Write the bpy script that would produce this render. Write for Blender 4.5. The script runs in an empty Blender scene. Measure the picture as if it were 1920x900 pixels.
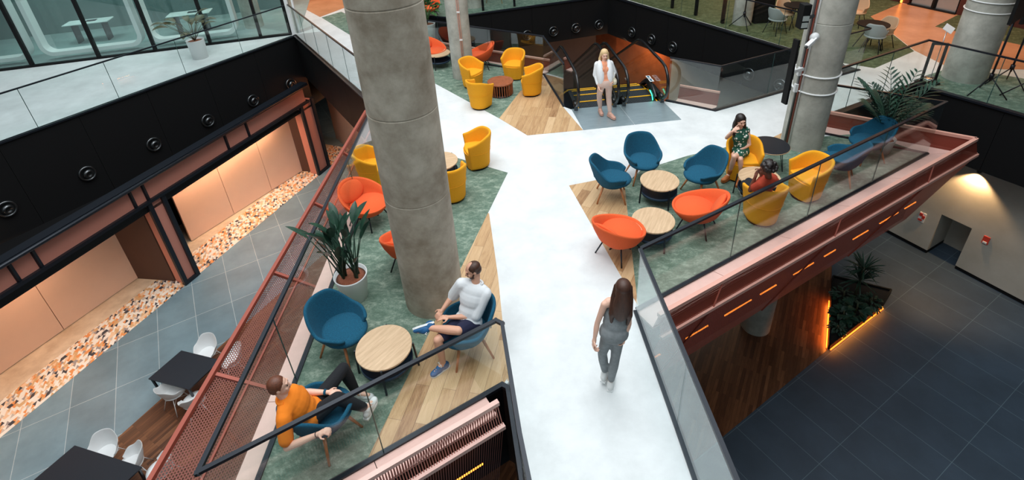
import bpy, bmesh, math, random
from mathutils import Vector, Matrix
random.seed(7)
C = bpy.context.scene.collection
SC = bpy.context.scene
PI = math.pi
V = Vector
# ------------------------------------------------------------------ camera
CAM_H = 5.8; FPX = 1010.0; PX0, PY0 = 960.0, 260.0
_p = math.radians(29.15); _r = math.radians(3.65)
FWD = V((0, math.cos(_p), -math.sin(_p))); R0 = V((1, 0, 0)); U0 = R0.cross(FWD)
RGT = R0 * math.cos(_r) - U0 * math.sin(_r); UPV = R0 * math.sin(_r) + U0 * math.cos(_r)
cam = bpy.data.objects.new('camera', bpy.data.cameras.new('camera')); C.objects.link(cam)
cam.data.sensor_width = 36; cam.data.lens = FPX / 1920 * 36; cam.data.shift_y = -(450 - PY0) / 1920
cam.data.clip_start = 0.05; cam.data.clip_end = 200
m = Matrix((RGT, UPV, -FWD)).transposed().to_4x4(); m.translation = V((0, 0, CAM_H)); cam.matrix_world = m
SC.camera = cam
SC.view_settings.view_transform = 'Standard'; SC.view_settings.look = 'None'
SC.view_settings.gamma = 1; SC.view_settings.use_curve_mapping = False
SC.view_settings.exposure = 0.0
# ------------------------------------------------------------------ sky above the atrium, skylight
W = bpy.data.worlds.new('world'); SC.world = W; W.use_nodes = True
W.node_tree.nodes['Background'].inputs[0].default_value = (0.86, 0.95, 1.0, 1)
W.node_tree.nodes['Background'].inputs[1].default_value = 0.62

def lamp(name, kind, loc, energy, color, size=1.0, size_y=None, aim=None, spot=None, blend=.6):
    l = bpy.data.lights.new(name, kind); o = bpy.data.objects.new(name, l); C.objects.link(o)
    o.location = loc; l.energy = energy; l.color = color
    if kind == 'AREA':
        l.size = size
        if size_y: l.shape = 'RECTANGLE'; l.size_y = size_y
    elif kind in ('POINT', 'SPOT'): l.shadow_soft_size = size
    if spot: l.spot_size = math.radians(spot); l.spot_blend = blend
    if aim is not None:
        o.rotation_euler = (V(aim) - V(loc)).to_track_quat('-Z', 'Y').to_euler()
    return o
lamp('skylight', 'AREA', (-1.5, 8, 15), 3300, (0.95, 0.985, 1.0), 15, 17, aim=(-1.5, 8.01, 0))

def G(px, py, z=0.0):
    """the point at height z that the photograph shows at a pixel"""
    d = FWD * FPX + RGT * (px - PX0) - UPV * (py - PY0)
    t = (z - CAM_H) / d.z
    return V((0, 0, CAM_H)) + d * t
def onplane(A, B, px, py, off=0.0):
    d = V((B.x - A.x, B.y - A.y)).normalized(); n = V((-d.y, d.x))
    r = FWD * FPX + RGT * (px - PX0) - UPV * (py - PY0)
    t = (A.x * n.x + A.y * n.y + off) / (r.x * n.x + r.y * n.y)
    return V((0, 0, CAM_H)) + r * t
ZL = -5.2     # ground floor level

# ------------------------------------------------------------------ materials
def newmat(name):
    m = bpy.data.materials.new(name); m.use_nodes = True
    nt = m.node_tree; return m, nt, nt.nodes, nt.links, nt.nodes['Principled BSDF']
def ramp(N, stops, interp='LINEAR'):
    r = N.new('ShaderNodeValToRGB'); r.color_ramp.interpolation = interp
    e = r.color_ramp.elements
    while len(e) > 1: e.remove(e[0])
    e[0].position = stops[0][0]; e[0].color = (*stops[0][1], 1)
    for p, c in stops[1:]:
        q = e.new(p); q.color = (*c, 1)
    return r
def coords(N, L, scale=(1, 1, 1), rot=0.0, src='Object'):
    t = N.new('ShaderNodeTexCoord'); mp = N.new('ShaderNodeMapping')
    mp.inputs['Scale'].default_value = scale; mp.inputs['Rotation'].default_value = (0, 0, rot)
    L.new(t.outputs[src], mp.inputs[0]); return mp
def mat(name, col, rough=.6, metal=0, var=0.0, vscale=6, bump=0.0, bscale=60, col2=None, emit=None, estr=0, stretch=(1, 1, 1), spec=None):
    m, nt, N, L, b = newmat(name)
    b.inputs['Base Color'].default_value = (*col, 1); b.inputs['Roughness'].default_value = rough; b.inputs['Metallic'].default_value = metal
    if spec is not None: b.inputs['Specular IOR Level'].default_value = spec
    if var or col2:
        mp = coords(N, L, stretch); n = N.new('ShaderNodeTexNoise'); n.inputs['Scale'].default_value = vscale; n.inputs['Detail'].default_value = 6; n.inputs['Roughness'].default_value = .65
        L.new(mp.outputs[0], n.inputs['Vector'])
        c1 = tuple(max(0, x * (1 - var)) for x in col); c2 = col2 if col2 else tuple(min(1, x * (1 + var)) for x in col)
        r = ramp(N, [(.33, c1), (.67, c2)]); L.new(n.outputs['Fac'], r.inputs[0]); L.new(r.outputs[0], b.inputs['Base Color'])
    if bump:
        mp2 = coords(N, L); n2 = N.new('ShaderNodeTexNoise'); n2.inputs['Scale'].default_value = bscale; n2.inputs['Detail'].default_value = 3
        L.new(mp2.outputs[0], n2.inputs['Vector']); bp = N.new('ShaderNodeBump'); bp.inputs['Strength'].default_value = bump; bp.inputs['Distance'].default_value = .01
        L.new(n2.outputs['Fac'], bp.inputs['Height']); L.new(bp.outputs[0], b.inputs['Normal'])
    if emit: b.inputs['Emission Color'].default_value = (*emit, 1); b.inputs['Emission Strength'].default_value = estr
    return m
def mat_planks(name, cols, length=1.2, width=.16, rot=0.0, rough=.5, mortar=.0015):
    m, nt, N, L, b = newmat(name); mp = coords(N, L, (1, 1, 1), rot)
    br = N.new('ShaderNodeTexBrick'); br.inputs['Scale'].default_value = 1; br.inputs['Brick Width'].default_value = length; br.inputs['Row Height'].default_value = width
    br.inputs['Mortar Size'].default_value = mortar; br.inputs['Color1'].default_value = (0, 0, 0, 1); br.inputs['Color2'].default_value = (1, 1, 1, 1); br.inputs['Mortar'].default_value = (.1, .1, .1, 1)
    br.offset = .37; L.new(mp.outputs[0], br.inputs['Vector'])
    mp2 = coords(N, L, (1, 1, 1), rot); st = N.new('ShaderNodeMapping'); st.inputs['Scale'].default_value = (1.6, 14, 1); L.new(mp2.outputs[0], st.inputs[0])
    n = N.new('ShaderNodeTexNoise'); n.inputs['Scale'].default_value = 2.2; n.inputs['Detail'].default_value = 7; n.inputs['Distortion'].default_value = .7; L.new(st.outputs[0], n.inputs['Vector'])
    n.inputs['Roughness'].default_value = .7
    mx = N.new('ShaderNodeMix'); mx.data_type = 'RGBA'; mx.inputs['Factor'].default_value = .68
    L.new(br.outputs['Color'], mx.inputs['A']); L.new(n.outputs['Color'], mx.inputs['B'])
    r = ramp(N, cols); L.new(mx.outputs['Result'], r.inputs[0])
    dk = N.new('ShaderNodeMix'); dk.data_type = 'RGBA'; L.new(br.outputs['Fac'], dk.inputs['Factor']); L.new(r.outputs[0], dk.inputs['A']); dk.inputs['B'].default_value = (*[c * .45 for c in cols[0][1]], 1)
    L.new(dk.outputs['Result'], b.inputs['Base Color']); b.inputs['Roughness'].default_value = rough
    return m
def mat_tiles(name, col, line, w, h, rot, origin=(0, 0), rough=.45, msize=.006, var=.12):
    m, nt, N, L, b = newmat(name)
    t = N.new('ShaderNodeTexCoord'); mp = N.new('ShaderNodeMapping'); mp.vector_type = 'TEXTURE'
    mp.inputs['Rotation'].default_value = (0, 0, rot); mp.inputs['Location'].default_value = (origin[0], origin[1], 0); L.new(t.outputs['Object'], mp.inputs[0])
    br = N.new('ShaderNodeTexBrick'); br.offset = 0; br.inputs['Scale'].default_value = 1; br.inputs['Brick Width'].default_value = w; br.inputs['Row Height'].default_value = h
    br.inputs['Mortar Size'].default_value = msize; br.inputs['Mortar Smooth'].default_value = 0
    L.new(mp.outputs[0], br.inputs['Vector'])
    br.inputs['Color1'].default_value = (*[c * (1 - var) for c in col], 1); br.inputs['Color2'].default_value = (*[c * (1 + var) for c in col], 1); br.inputs['Mortar'].default_value = (*line, 1)
    n = N.new('ShaderNodeTexNoise'); n.inputs['Scale'].default_value = 1.3; n.inputs['Detail'].default_value = 8; n.inputs['Roughness'].default_value = .6; L.new(mp.outputs[0], n.inputs['Vector'])
    r = ramp(N, [(.3, (.8, .8, .8)), (.7, (1.12, 1.12, 1.12))]); L.new(n.outputs['Fac'], r.inputs[0])
    mx = N.new('ShaderNodeMix'); mx.data_type = 'RGBA'; mx.blend_type = 'MULTIPLY'; mx.inputs['Factor'].default_value = 1
    L.new(br.outputs['Color'], mx.inputs['A']); L.new(r.outputs[0], mx.inputs['B']); L.new(mx.outputs['Result'], b.inputs['Base Color'])
    b.inputs['Roughness'].default_value = rough
    return m
def mat_mosaic(name, rot):
    m, nt, N, L, b = newmat(name); mp = coords(N, L, (9.5, 9.5, 0), rot)
    sep = N.new('ShaderNodeSeparateXYZ'); L.new(mp.outputs[0], sep.inputs[0])
    def mth(op, a, bb=None):
        q = N.new('ShaderNodeMath'); q.operation = op
        if isinstance(a, (int, float)): q.inputs[0].default_value = a
        else: L.new(a, q.inputs[0])
        if bb is not None:
            if isinstance(bb, (int, float)): q.inputs[1].default_value = bb
            else: L.new(bb, q.inputs[1])
        return q.outputs[0]
    row = mth('FLOOR', sep.outputs['Y']); x2 = mth('ADD', sep.outputs['X'], mth('MULTIPLY', row, .5))
    fx = mth('FRACT', x2); fy = mth('FRACT', sep.outputs['Y'])
    half = mth('GREATER_THAN', fx, fy)
    cb = N.new('ShaderNodeCombineXYZ'); L.new(mth('ADD', mth('FLOOR', x2), .5), cb.inputs[0]); L.new(mth('ADD', row, .5), cb.inputs[1]); L.new(mth('ADD', half, .25), cb.inputs[2])
    wn = N.new('ShaderNodeTexWhiteNoise'); L.new(cb.outputs[0], wn.inputs[0])
    r = ramp(N, [(0, (.88, .8, .7)), (.26, (.86, .58, .36)), (.42, (.80, .30, .09)), (.56, (.70, .42, .2)), (.68, (.9, .84, .74)), (.78, (.36, .3, .28)), (.87, (.05, .05, .06)), (.95, (.6, .5, .42))], 'CONSTANT')
    L.new(wn.outputs['Value'], r.inputs[0]); L.new(r.outputs[0], b.inputs['Base Color']); b.inputs['Roughness'].default_value = .5
    return m
def mat_carpet(name, a, b_, c):
    m, nt, N, L, b = newmat(name); mp = coords(N, L, (1, 1.6, 1), .5)
    n = N.new('ShaderNodeTexNoise'); n.inputs['Scale'].default_value = 4.5; n.inputs['Detail'].default_value = 12; n.inputs['Roughness'].default_value = .86; n.inputs['Distortion'].default_value = .25; L.new(mp.outputs[0], n.inputs['Vector'])
    r = ramp(N, [(.40, a), (.51, b_), (.62, c)]); L.new(n.outputs['Fac'], r.inputs[0]); L.new(r.outputs[0], b.inputs['Base Color'])
    n2 = N.new('ShaderNodeTexNoise'); n2.inputs['Scale'].default_value = 220; L.new(mp.outputs[0], n2.inputs['Vector']); bp = N.new('ShaderNodeBump'); bp.inputs['Strength'].default_value = .5; bp.inputs['Distance'].default_value = .01
    L.new(n2.outputs['Fac'], bp.inputs['Height']); L.new(bp.outputs[0], b.inputs['Normal']); b.inputs['Roughness'].default_value = .95
    return m
def mat_glass(name, tint=(.955, .985, .98), refl=.03, rough=.01):
    m, nt, N, L, b = newmat(name); N.remove(b); out = N['Material Output']
    tr = N.new('ShaderNodeBsdfTransparent'); tr.inputs[0].default_value = (*tint, 1)
    gl = N.new('ShaderNodeBsdfGlossy'); gl.inputs['Roughness'].default_value = rough; gl.inputs[0].default_value = (1, 1, 1, 1)
    lw = N.new('ShaderNodeLayerWeight'); lw.inputs[0].default_value = .5
    p = N.new('ShaderNodeMath'); p.operation = 'POWER'; p.inputs[1].default_value = 5; L.new(lw.outputs['Facing'], p.inputs[0])
    a = N.new('ShaderNodeMath'); a.operation = 'MULTIPLY_ADD'; a.inputs[1].default_value = .8; a.inputs[2].default_value = refl; L.new(p.outputs[0], a.inputs[0])
    mx = N.new('ShaderNodeMixShader'); L.new(a.outputs[0], mx.inputs[0]); L.new(tr.outputs[0], mx.inputs[1]); L.new(gl.outputs[0], mx.inputs[2]); L.new(mx.outputs[0], out.inputs[0])
    return m
def mat_perf(name, col, pu=.03, pv=.03, hole=.52, hv=None, rough=.45, metal=.3):
    """perforated or slotted sheet metal, UV in metres"""
    m, nt, N, L, b = newmat(name); out = N['Material Output']
    b.inputs['Base Color'].default_value = (*col, 1); b.inputs['Roughness'].default_value = rough; b.inputs['Metallic'].default_value = metal
    mp = coords(N, L, (1 / pu, 1 / pv, 1), 0, 'UV'); sep = N.new('ShaderNodeSeparateXYZ'); L.new(mp.outputs[0], sep.inputs[0])
    def f(sock, hh=hole):
        q = N.new('ShaderNodeMath'); q.operation = 'FRACT'; L.new(sock, q.inputs[0])
        g = N.new('ShaderNodeMath'); g.operation = 'LESS_THAN'; g.inputs[1].default_value = hh; L.new(q.outputs[0], g.inputs[0]); return g.outputs[0]
    row = N.new('ShaderNodeMath'); row.operation = 'FLOOR'; L.new(sep.outputs['Y'], row.inputs[0])
    sh = N.new('ShaderNodeMath'); sh.operation = 'MULTIPLY_ADD'; sh.inputs[1].default_value = 0.0 if hv else .5; L.new(row.outputs[0], sh.inputs[0]); L.new(sep.outputs['X'], sh.inputs[2])
    mu = N.new('ShaderNodeMath'); mu.operation = 'MULTIPLY'; L.new(f(sh.outputs[0]), mu.inputs[0]); L.new(f(sep.outputs['Y'], hv or hole), mu.inputs[1])
    tr = N.new('ShaderNodeBsdfTransparent'); mx = N.new('ShaderNodeMixShader')
    L.new(mu.outputs[0], mx.inputs[0]); L.new(b.outputs[0], mx.inputs[1]); L.new(tr.outputs[0], mx.inputs[2]); L.new(mx.outputs[0], out.inputs[0])
    return m
M = dict(
 white_floor=mat('white_screed', (.70, .725, .73), .55, var=.10, vscale=1.6, bump=.05, bscale=25),
 black=mat('black_panel', (.0055, .0055, .006), .6, spec=.25), blackmetal=mat('black_metal', (.016, .02, .028), .35, metal=.4),
 navy=mat('dark_blue_metal', (.012, .035, .07), .32, metal=.3),
 concrete=mat('concrete', (.31, .305, .265), .75, col2=(.53, .52, .46), vscale=2.2, bump=.25, bscale=18),
 concrete_warm=mat('concrete_warm', (.25, .205, .15), .7, col2=(.52, .47, .385), vscale=2.0, bump=.25, bscale=18),
 carpet=mat_carpet('green_carpet', (.085, .145, .105), (.155, .23, .175), (.36, .43, .345)),
 oak=mat_planks('oak_boards', [(.25, (.20, .09, .035)), (.38, (.40, .22, .10)), (.5, (.53, .33, .165)), (.68, (.64, .43, .24))], 1.3, .17, math.radians(-76)),
 oak2=mat_planks('oak_boards_b', [(.25, (.20, .09, .035)), (.38, (.40, .22, .10)), (.5, (.53, .33, .165)), (.68, (.64, .43, .24))], 1.3, .17, math.radians(-60)),
 darkwood=mat_planks('walnut_boards', [(.2, (.045, .016, .008)), (.45, (.12, .045, .02)), (.62, (.20, .08, .035)), (.85, (.33, .15, .07))], .9, .07, math.radians(-58), .35),
 tiles_l=mat_tiles('grey_tiles', (.18, .27, .31), (.5, .56, .57), .92, 1.45, math.radians(30), (-3.29 * .866 - 12.45 * .5, -3.29 * .5 + 12.45 * .866)),
 tiles_r=mat_tiles('slate_tiles', (.043, .068, .100), (.12, .18, .22), .70, 1.36, math.radians(30), (7.8 * .866 - 2.33 * .5, 7.8 * .5 + 2.33 * .866), .55, .005, .05),
 mosaic=mat_mosaic('triangle_mosaic', math.radians(-67)),
 salmon=mat('salmon_metal', (.80, .42, .34), .5, metal=.1), pinkledge=mat('pink_ledge', (.88, .56, .49), .5, metal=.0, var=.04),
 redrail=mat('terracotta_metal', (.36, .085, .055), .42, metal=.2),
 redmesh=mat_perf('terracotta_mesh', (.30, .06, .036), .018, .018, .45), redmesh_ribs=mat_perf('terracotta_ribs', (.17, .042, .028), .036, .022, .64), pinkribs=mat_perf('pink_ribs', (.50, .2, .16), .030, .30, .6, hv=1.1),
 hullmesh=mat_perf('hull_mesh', (.78, .15, .085), .02, .02, .46, metal=0.0),
 peach=mat('peach_wall', (.86, .60, .46), .5, var=.03, vscale=1), screed=mat('bare_screed', (.62, .47, .32), .6, col2=(.82, .68, .5), vscale=2.2),
 pinkpanel=mat('dusty_pink_panel', (.58, .23, .17), .55, bump=.1, bscale=150), lattice=mat('dark_lattice', (.075, .035, .025), .6),
 glass=mat_glass('glass'), glass_dark=mat_glass('glass_dim', (.87, .93, .92), .05), glass_blue=mat_glass('glass_blue', (.83, .925, .935), .10),
 joint=mat('glass_joint', (.02, .07, .065), .3), white=mat('white_plastic', (.82, .83, .83), .4), whitemetal=mat('white_metal', (.75, .76, .76), .4),
 blue=mat('petrol_fabric', (.003, .085, .155), .95, var=.35, vscale=90, bump=.5, bscale=260), orange=mat('orange_fabric', (.78, .115, .028), .95, var=.06, vscale=80, bump=.3, bscale=300),
 yellow=mat('yellow_fabric', (.83, .36, .008), .93, var=.05, vscale=60, bump=.25, bscale=300),
 beech=mat('beech_leg', (.50, .19, .07), .5, var=.15, vscale=20, stretch=(1, 1, .1)), oaktop=mat('oak_veneer', (.50, .33, .19), .45, col2=(.68, .48, .30), vscale=9, stretch=(.35, 3.5, 1)),
 oakedge=mat('oak_edge', (.62, .42, .24), .5), navyshelf=mat('navy_shelf', (.008, .03, .065), .5), slat=mat('cherry_slats', (.30, .085, .03), .45, var=.2, vscale=12),
 leaf=mat('dark_leaf', (.012, .04, .028), .35, col2=(.03, .085, .05), vscale=8), leaf2=mat('green_leaf', (.02, .09, .02), .4, col2=(.07, .2, .05), vscale=10), leafbrown=mat('bronze_leaf', (.10, .07, .03), .4, col2=(.06, .1, .06), vscale=7),
 soil=mat('clay_pebbles', (.22, .06, .03), .9, col2=(.36, .12, .06), vscale=60, bump=.8, bscale=90), earth=mat('soil', (.012, .009, .007), .9),
 steel=mat('brushed_steel', (.27, .36, .41), .35, metal=.6, col2=(.5, .6, .63), vscale=5, stretch=(.5, 22, 1)), chrome=mat('chrome', (.5, .5, .5), .2, metal=1), grey=mat('grey_metal', (.2, .2, .2), .4, metal=.5),
 rubber=mat('black_rubber', (.008, .008, .009), .22), yellowpaint=mat('yellow_paint', (.85, .42, .01), .5), greenled=mat('green_led', (.02, .5, .3), .5, emit=(.05, 1, .55), estr=2.5),
 step=mat('escalator_step', (.03, .035, .04), .5), copper=mat('copper_panel', (.42, .13, .05), .45, var=.2, vscale=3), brown=mat('brown_panel', (.10, .065, .055), .5), hall=mat('hall_screed', (.52, .23, .11), .33, col2=(.68, .34, .18), vscale=1.3),
 beige=mat('beige_fabric', (.50, .33, .20), .9), paleblue=mat('pale_grey_fabric', (.34, .38, .37), .8), wallgrey=mat('render_wall', (.44, .41, .35), .7, col2=(.52, .49, .43), vscale=1.2), teal_in=mat('office_grey', (.14, .20, .20), .6), office_floor=mat('office_floor', (.34, .42, .42), .4, var=.15, vscale=1.5),
 led=mat('amber_strip', (1, .4, .1), .5, emit=(1, .26, .03), estr=5), led2=mat('amber_line', (1, .4, .1), .5, emit=(1, .2, .02), estr=1.6), ledw=mat('warm_lamp', (1, .8, .5), .5, emit=(1, .75, .42), estr=14), redsign=mat('red_sign', (.6, .05, .03), .5),
 skin=mat('skin', (.70, .37, .25), .5), skin2=mat('skin_deep', (.17, .055, .03), .5), skin3=mat('skin_light', (.80, .48, .36), .5),
 hair_br=mat('hair_brown', (.06, .022, .012), .5, var=.3, vscale=60, stretch=(1, 1, .1)), hair_dk=mat('hair_dark', (.014, .008, .007), .45), hair_bl=mat('hair_blond', (.66, .46, .24), .5, var=.15, vscale=50), hair_red=mat('hair_auburn', (.13, .04, .018), .5, var=.3, vscale=60),
 cloth_w=mat('white_shirt', (.78, .80, .82), .85, bump=.12, bscale=14), cloth_o=mat('orange_shirt', (.93, .24, .012), .9, bump=.3, bscale=25), cloth_k=mat('black_trousers', (.008, .009, .012), .9), cloth_n=mat('navy_shorts', (.012, .014, .045), .9),
 cloth_r=mat('rust_shirt', (.40, .045, .018), .9), cloth_g=mat('grey_jumpsuit', (.24, .26, .27), .9, var=.15, vscale=20), cloth_b=mat('blush_trousers', (.66, .47, .40), .9), cloth_p=mat('peach_top', (.75, .3, .17), .85),
 shoe_b=mat('blue_trainer', (.008, .10, .26), .6), shoe_w=mat('white_trainer', (.72, .73, .72), .6), boot=mat('tan_boot', (.50, .15, .035), .6), nude=mat('nude_shoe', (.62, .34, .26), .5), eye=mat('eye', (.02, .012, .01), .3), lip=mat('lip', (.5, .14, .11), .5), bag=mat('cream_bag', (.6, .55, .42), .6),
 camera_glass=mat('lens', (.01, .01, .01), .1))
def mat_flower():
    m, nt, N, L, b = newmat('floral_dress'); mp = coords(N, L, (1, 1, 1))
    v = N.new('ShaderNodeTexVoronoi'); v.inputs['Scale'].default_value = 17; v.inputs['Randomness'].default_value = .85; L.new(mp.outputs[0], v.inputs['Vector'])
    r = ramp(N, [(0, (.85, .83, .74)), (.30, (.012, .10, .065))], 'CONSTANT'); L.new(v.outputs['Distance'], r.inputs[0]); L.new(r.outputs[0], b.inputs['Base Color']); b.inputs['Roughness'].default_value = .85
    return m
M['flower'] = mat_flower()

# ------------------------------------------------------------------ mesh builder
class MB:
    def __init__(s): s.v = []; s.f = []; s.sm = []; s.uv = []
    def face(s, idx, smooth=False, uv=None): s.f.append(tuple(idx)); s.sm.append(smooth); s.uv.append(uv)
    def poly(s, pts, smooth=False, uv=None):
        n = len(s.v); s.v += [tuple(p) for p in pts]; s.face(range(n, n + len(pts)), smooth, uv)
    def quad_m(s, a, b, c, d):
        """quad with UV in metres, u along a-b, v along a-d"""
        a, b, c, d = V(a), V(b), V(c), V(d); u = (b - a).normalized(); w = (d - a); w = (w - u * w.dot(u)).normalized()
        s.poly([a, b, c, d], uv=[((p - a).dot(u), (p - a).dot(w)) for p in (a, b, c, d)])
    def prism(s, pts, z0, z1):
        n = len(s.v); k = len(pts); z0 = z0 if hasattr(z0, '__len__') else [z0] * k; z1 = z1 if hasattr(z1, '__len__') else [z1] * k
        ar = sum(pts[i][0] * pts[(i + 1) % k][1] - pts[(i + 1) % k][0] * pts[i][1] for i in range(k))
        if ar < 0: pts = pts[::-1]; z0 = z0[::-1]; z1 = z1[::-1]
        s.v += [(p[0], p[1], z) for p, z in zip(pts, z0)] + [(p[0], p[1], z) for p, z in zip(pts, z1)]
        s.face([n + i for i in range(k)][::-1]); s.face([n + k + i for i in range(k)])
        for i in range(k): j = (i + 1) % k; s.face((n + i, n + j, n + k + j, n + k + i))
        return s
    def box(s, x0, x1, y0, y1, z0, z1): return s.prism([(x0, y0), (x1, y0), (x1, y1), (x0, y1)], z0, z1)
    def bar(s, a, b, w, h, up=(0, 0, 1)):
        """box between two points, w across, h along up (centred)"""
        a, b = V(a), V(b); d = (b - a).normalized(); upv = V(up)
        if abs(d.dot(upv)) > .98: upv = V((0, 1, 0))
        x = d.cross(upv).normalized(); y = x.cross(d).normalized(); n = len(s.v)
        for p in (a, b):
            for sx, sy in ((-1, -1), (1, -1), (1, 1), (-1, 1)): s.v.append(tuple(p + x * (sx * w / 2) + y * (sy * h / 2)))
        for q in ((0, 1, 2, 3), (7, 6, 5, 4), (0, 4, 5, 1), (1, 5, 6, 2), (2, 6, 7, 3), (3, 7, 4, 0)): s.face([n + i for i in q])
        return s
    def tube(s, pts, r, n=10, caps=True, smooth=True, closed=False):
        pts = [V(p) for p in pts]; k = len(pts); rs = r if hasattr(r, '__len__') else [r] * k; base = len(s.v); prev = None
        for i, p in enumerate(pts):
            if closed: d = pts[(i + 1) % k] - pts[i - 1]
            else: d = pts[min(i + 1, k - 1)] - pts[max(i - 1, 0)]
            d = d.normalized() if d.length > 1e-9 else V((0, 0, 1))
            if prev is None: x = d.orthogonal().normalized()
            else:
                x = prev - d * prev.dot(d); x = x.normalized() if x.length > 1e-6 else d.orthogonal().normalized()
            prev = x; y = d.cross(x)
            for j in range(n): t = 2 * PI * j / n; s.v.append(tuple(p + (x * math.cos(t) + y * math.sin(t)) * rs[i]))
        for i in range(k if closed else k - 1):
            for j in range(n):
                a = base + i * n + j; b_ = base + i * n + (j + 1) % n; i2 = (i + 1) % k; c = base + i2 * n + (j + 1) % n; d_ = base + i2 * n + j; s.face((a, b_, c, d_), smooth)
        if caps and not closed:
            s.face([base + j for j in range(n)][::-1]); s.face([base + (k - 1) * n + j for j in range(n)])
        return s
    def lathe(s, prof, n=32, c=(0, 0, 0), sx=1, sy=1, smooth=True):
        base = len(s.v); k = len(prof)
        for r, z in prof:
            for j in range(n): t = 2 * PI * j / n; s.v.append((c[0] + r * sx * math.cos(t), c[1] + r * sy * math.sin(t), c[2] + z))
        for i in range(k - 1):
            for j in range(n): s.face((base + i * n + j, base + i * n + (j + 1) % n, base + (i + 1) * n + (j + 1) % n, base + (i + 1) * n + j), smooth)
        if prof[0][0] > 1e-6: s.face([base + j for j in range(n)][::-1])
        if prof[-1][0] > 1e-6: s.face([base + (k - 1) * n + j for j in range(n)])
        return s
    def grid(s, rows, smooth=True, closed=False, flip=False):
        base = len(s.v); n = len(rows[0])
        for r in rows: s.v += [tuple(p) for p in r]
        for i in range(len(rows) - 1):
            for j in range(n if closed else n - 1):
                j2 = (j + 1) % n; q = (base + i * n + j, base + i * n + j2, base + (i + 1) * n + j2, base + (i + 1) * n + j)
                s.face(q[::-1] if flip else q, smooth)
        return s
    def shell(s, rows, th, inward):
        """open grid thickened by th; inward(p)->vector pointing to the inner side"""
        nr, nc = len(rows), len(rows[0]); P = [[V(p) for p in r] for r in rows]; Q = []
        for i in range(nr):
            q = []
            for j in range(nc):
                a = P[min(i + 1, nr - 1)][j] - P[max(i - 1, 0)][j]; b_ = P[i][min(j + 1, nc - 1)] - P[i][max(j - 1, 0)]
                n = a.cross(b_); n = n.normalized() if n.length > 1e-9 else V((0, 0, 1))
                if n.dot(inward(P[i][j])) < 0: n = -n
                q.append(P[i][j] + n * th)
            Q.append(q)
        base = len(s.v)
        for r in P: s.v += [tuple(p) for p in r]
        off = nr * nc
        for r in Q: s.v += [tuple(p) for p in r]
        I = lambda i, j, o=0: base + o + i * nc + j
        for i in range(nr - 1):
            for j in range(nc - 1):
                s.face((I(i, j), I(i, j + 1), I(i + 1, j + 1), I(i + 1, j)), True); s.face((I(i + 1, j, off), I(i + 1, j + 1, off), I(i, j + 1, off), I(i, j, off)), True)
        for j in range(nc - 1):
            s.face((I(0, j + 1), I(0, j), I(0, j, off), I(0, j + 1, off)), True); s.face((I(nr - 1, j), I(nr - 1, j + 1), I(nr - 1, j + 1, off), I(nr - 1, j, off)), True)
        for i in range(nr - 1):
            s.face((I(i, 0), I(i + 1, 0), I(i + 1, 0, off), I(i, 0, off)), True); s.face((I(i + 1, nc - 1), I(i, nc - 1), I(i, nc - 1, off), I(i + 1, nc - 1, off)), True)
        return s
    def ell(s, c, X, Y, Z, n=12, m=8):
        c, X, Y, Z = V(c), V(X), V(Y), V(Z)
        rows = []
        for i in range(m + 1):
            ph = -PI / 2 + PI * i / m; z = math.sin(ph); r = max(math.cos(ph), .02)
            rows.append([c + X * (r * math.cos(2 * PI * j / n)) + Y * (r * math.sin(2 * PI * j / n)) + Z * z for j in range(n)])
        base = len(s.v); s.grid(rows, True, True); s.face([base + j for j in range(n)][::-1]); s.face([base + m * n + j for j in range(n)])
        return s
    def cap(s, p, q, r1, r2, n=12):
        """tapered capsule"""
        p, q = V(p), V(q); d = q - p
        if d.length < 1e-5: d = V((0, 0, .001))
        u = d.normalized(); pts = []; rs = []
        for k in range(4): a = PI / 2 * (1 - k / 4) if k else PI / 2 * .93; pts.append(p - u * (r1 * math.sin(a))); rs.append(r1 * math.cos(a))
        pts.append(p); rs.append(r1); pts.append(q); rs.append(r2)
        for k in range(1, 5): a = PI / 2 * k / 4 if k < 4 else PI / 2 * .93; pts.append(q + u * (r2 * math.sin(a))); rs.append(r2 * math.cos(a))
        return s.tube(pts, rs, n)
    def build(s, name, material, parent=None, loc=None, bevel=0, subsurf=0, remesh=0, smooth_it=0):
        me = bpy.data.meshes.new(name); me.from_pydata(s.v, [], s.f); me.polygons.foreach_set('use_smooth', s.sm)
        if any(u is not None for u in s.uv):
            ul = me.uv_layers.new(name='UVMap'); k = 0
            for u, p in zip(s.uv, me.polygons):
                for q in range(p.loop_total): ul.data[p.loop_start + q].uv = u[q] if u else (0, 0)
        me.materials.append(material); o = bpy.data.objects.new(name, me); C.objects.link(o)
        if parent is not None: o.parent = parent
        if loc is not None: o.location = loc
        if remesh:
            md = o.modifiers.new('remesh', 'REMESH'); md.mode = 'VOXEL'; md.voxel_size = remesh; md.use_smooth_shade = True
        if smooth_it:
            md = o.modifiers.new('smooth', 'SMOOTH'); md.iterations = smooth_it; md.factor = .5
        if subsurf:
            md = o.modifiers.new('sub', 'SUBSURF'); md.levels = subsurf; md.render_levels = subsurf
        if bevel:
            md = o.modifiers.new('bevel', 'BEVEL'); md.width = bevel; md.segments = 2; md.limit_method = 'ANGLE'
        return o
def tag(o, label=None, cat=None, group=None, kind=None):
    if label: o['label'] = label
    if cat: o['category'] = cat
    if group: o['group'] = group
    if kind: o['kind'] = kind
    return o
def thing(name, label, cat, loc=(0, 0, 0), rz=0, group=None):
    o = bpy.data.objects.new(name, None); C.objects.link(o); o.location = loc; o.rotation_euler = (0, 0, rz); o.empty_display_size = .1
    return tag(o, label, cat, group)
def struct(name, mb, material, label=None, **k):
    o = mb.build(name, material, **k); o['kind'] = 'structure'
    if label: o['label'] = label
    return o
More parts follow.
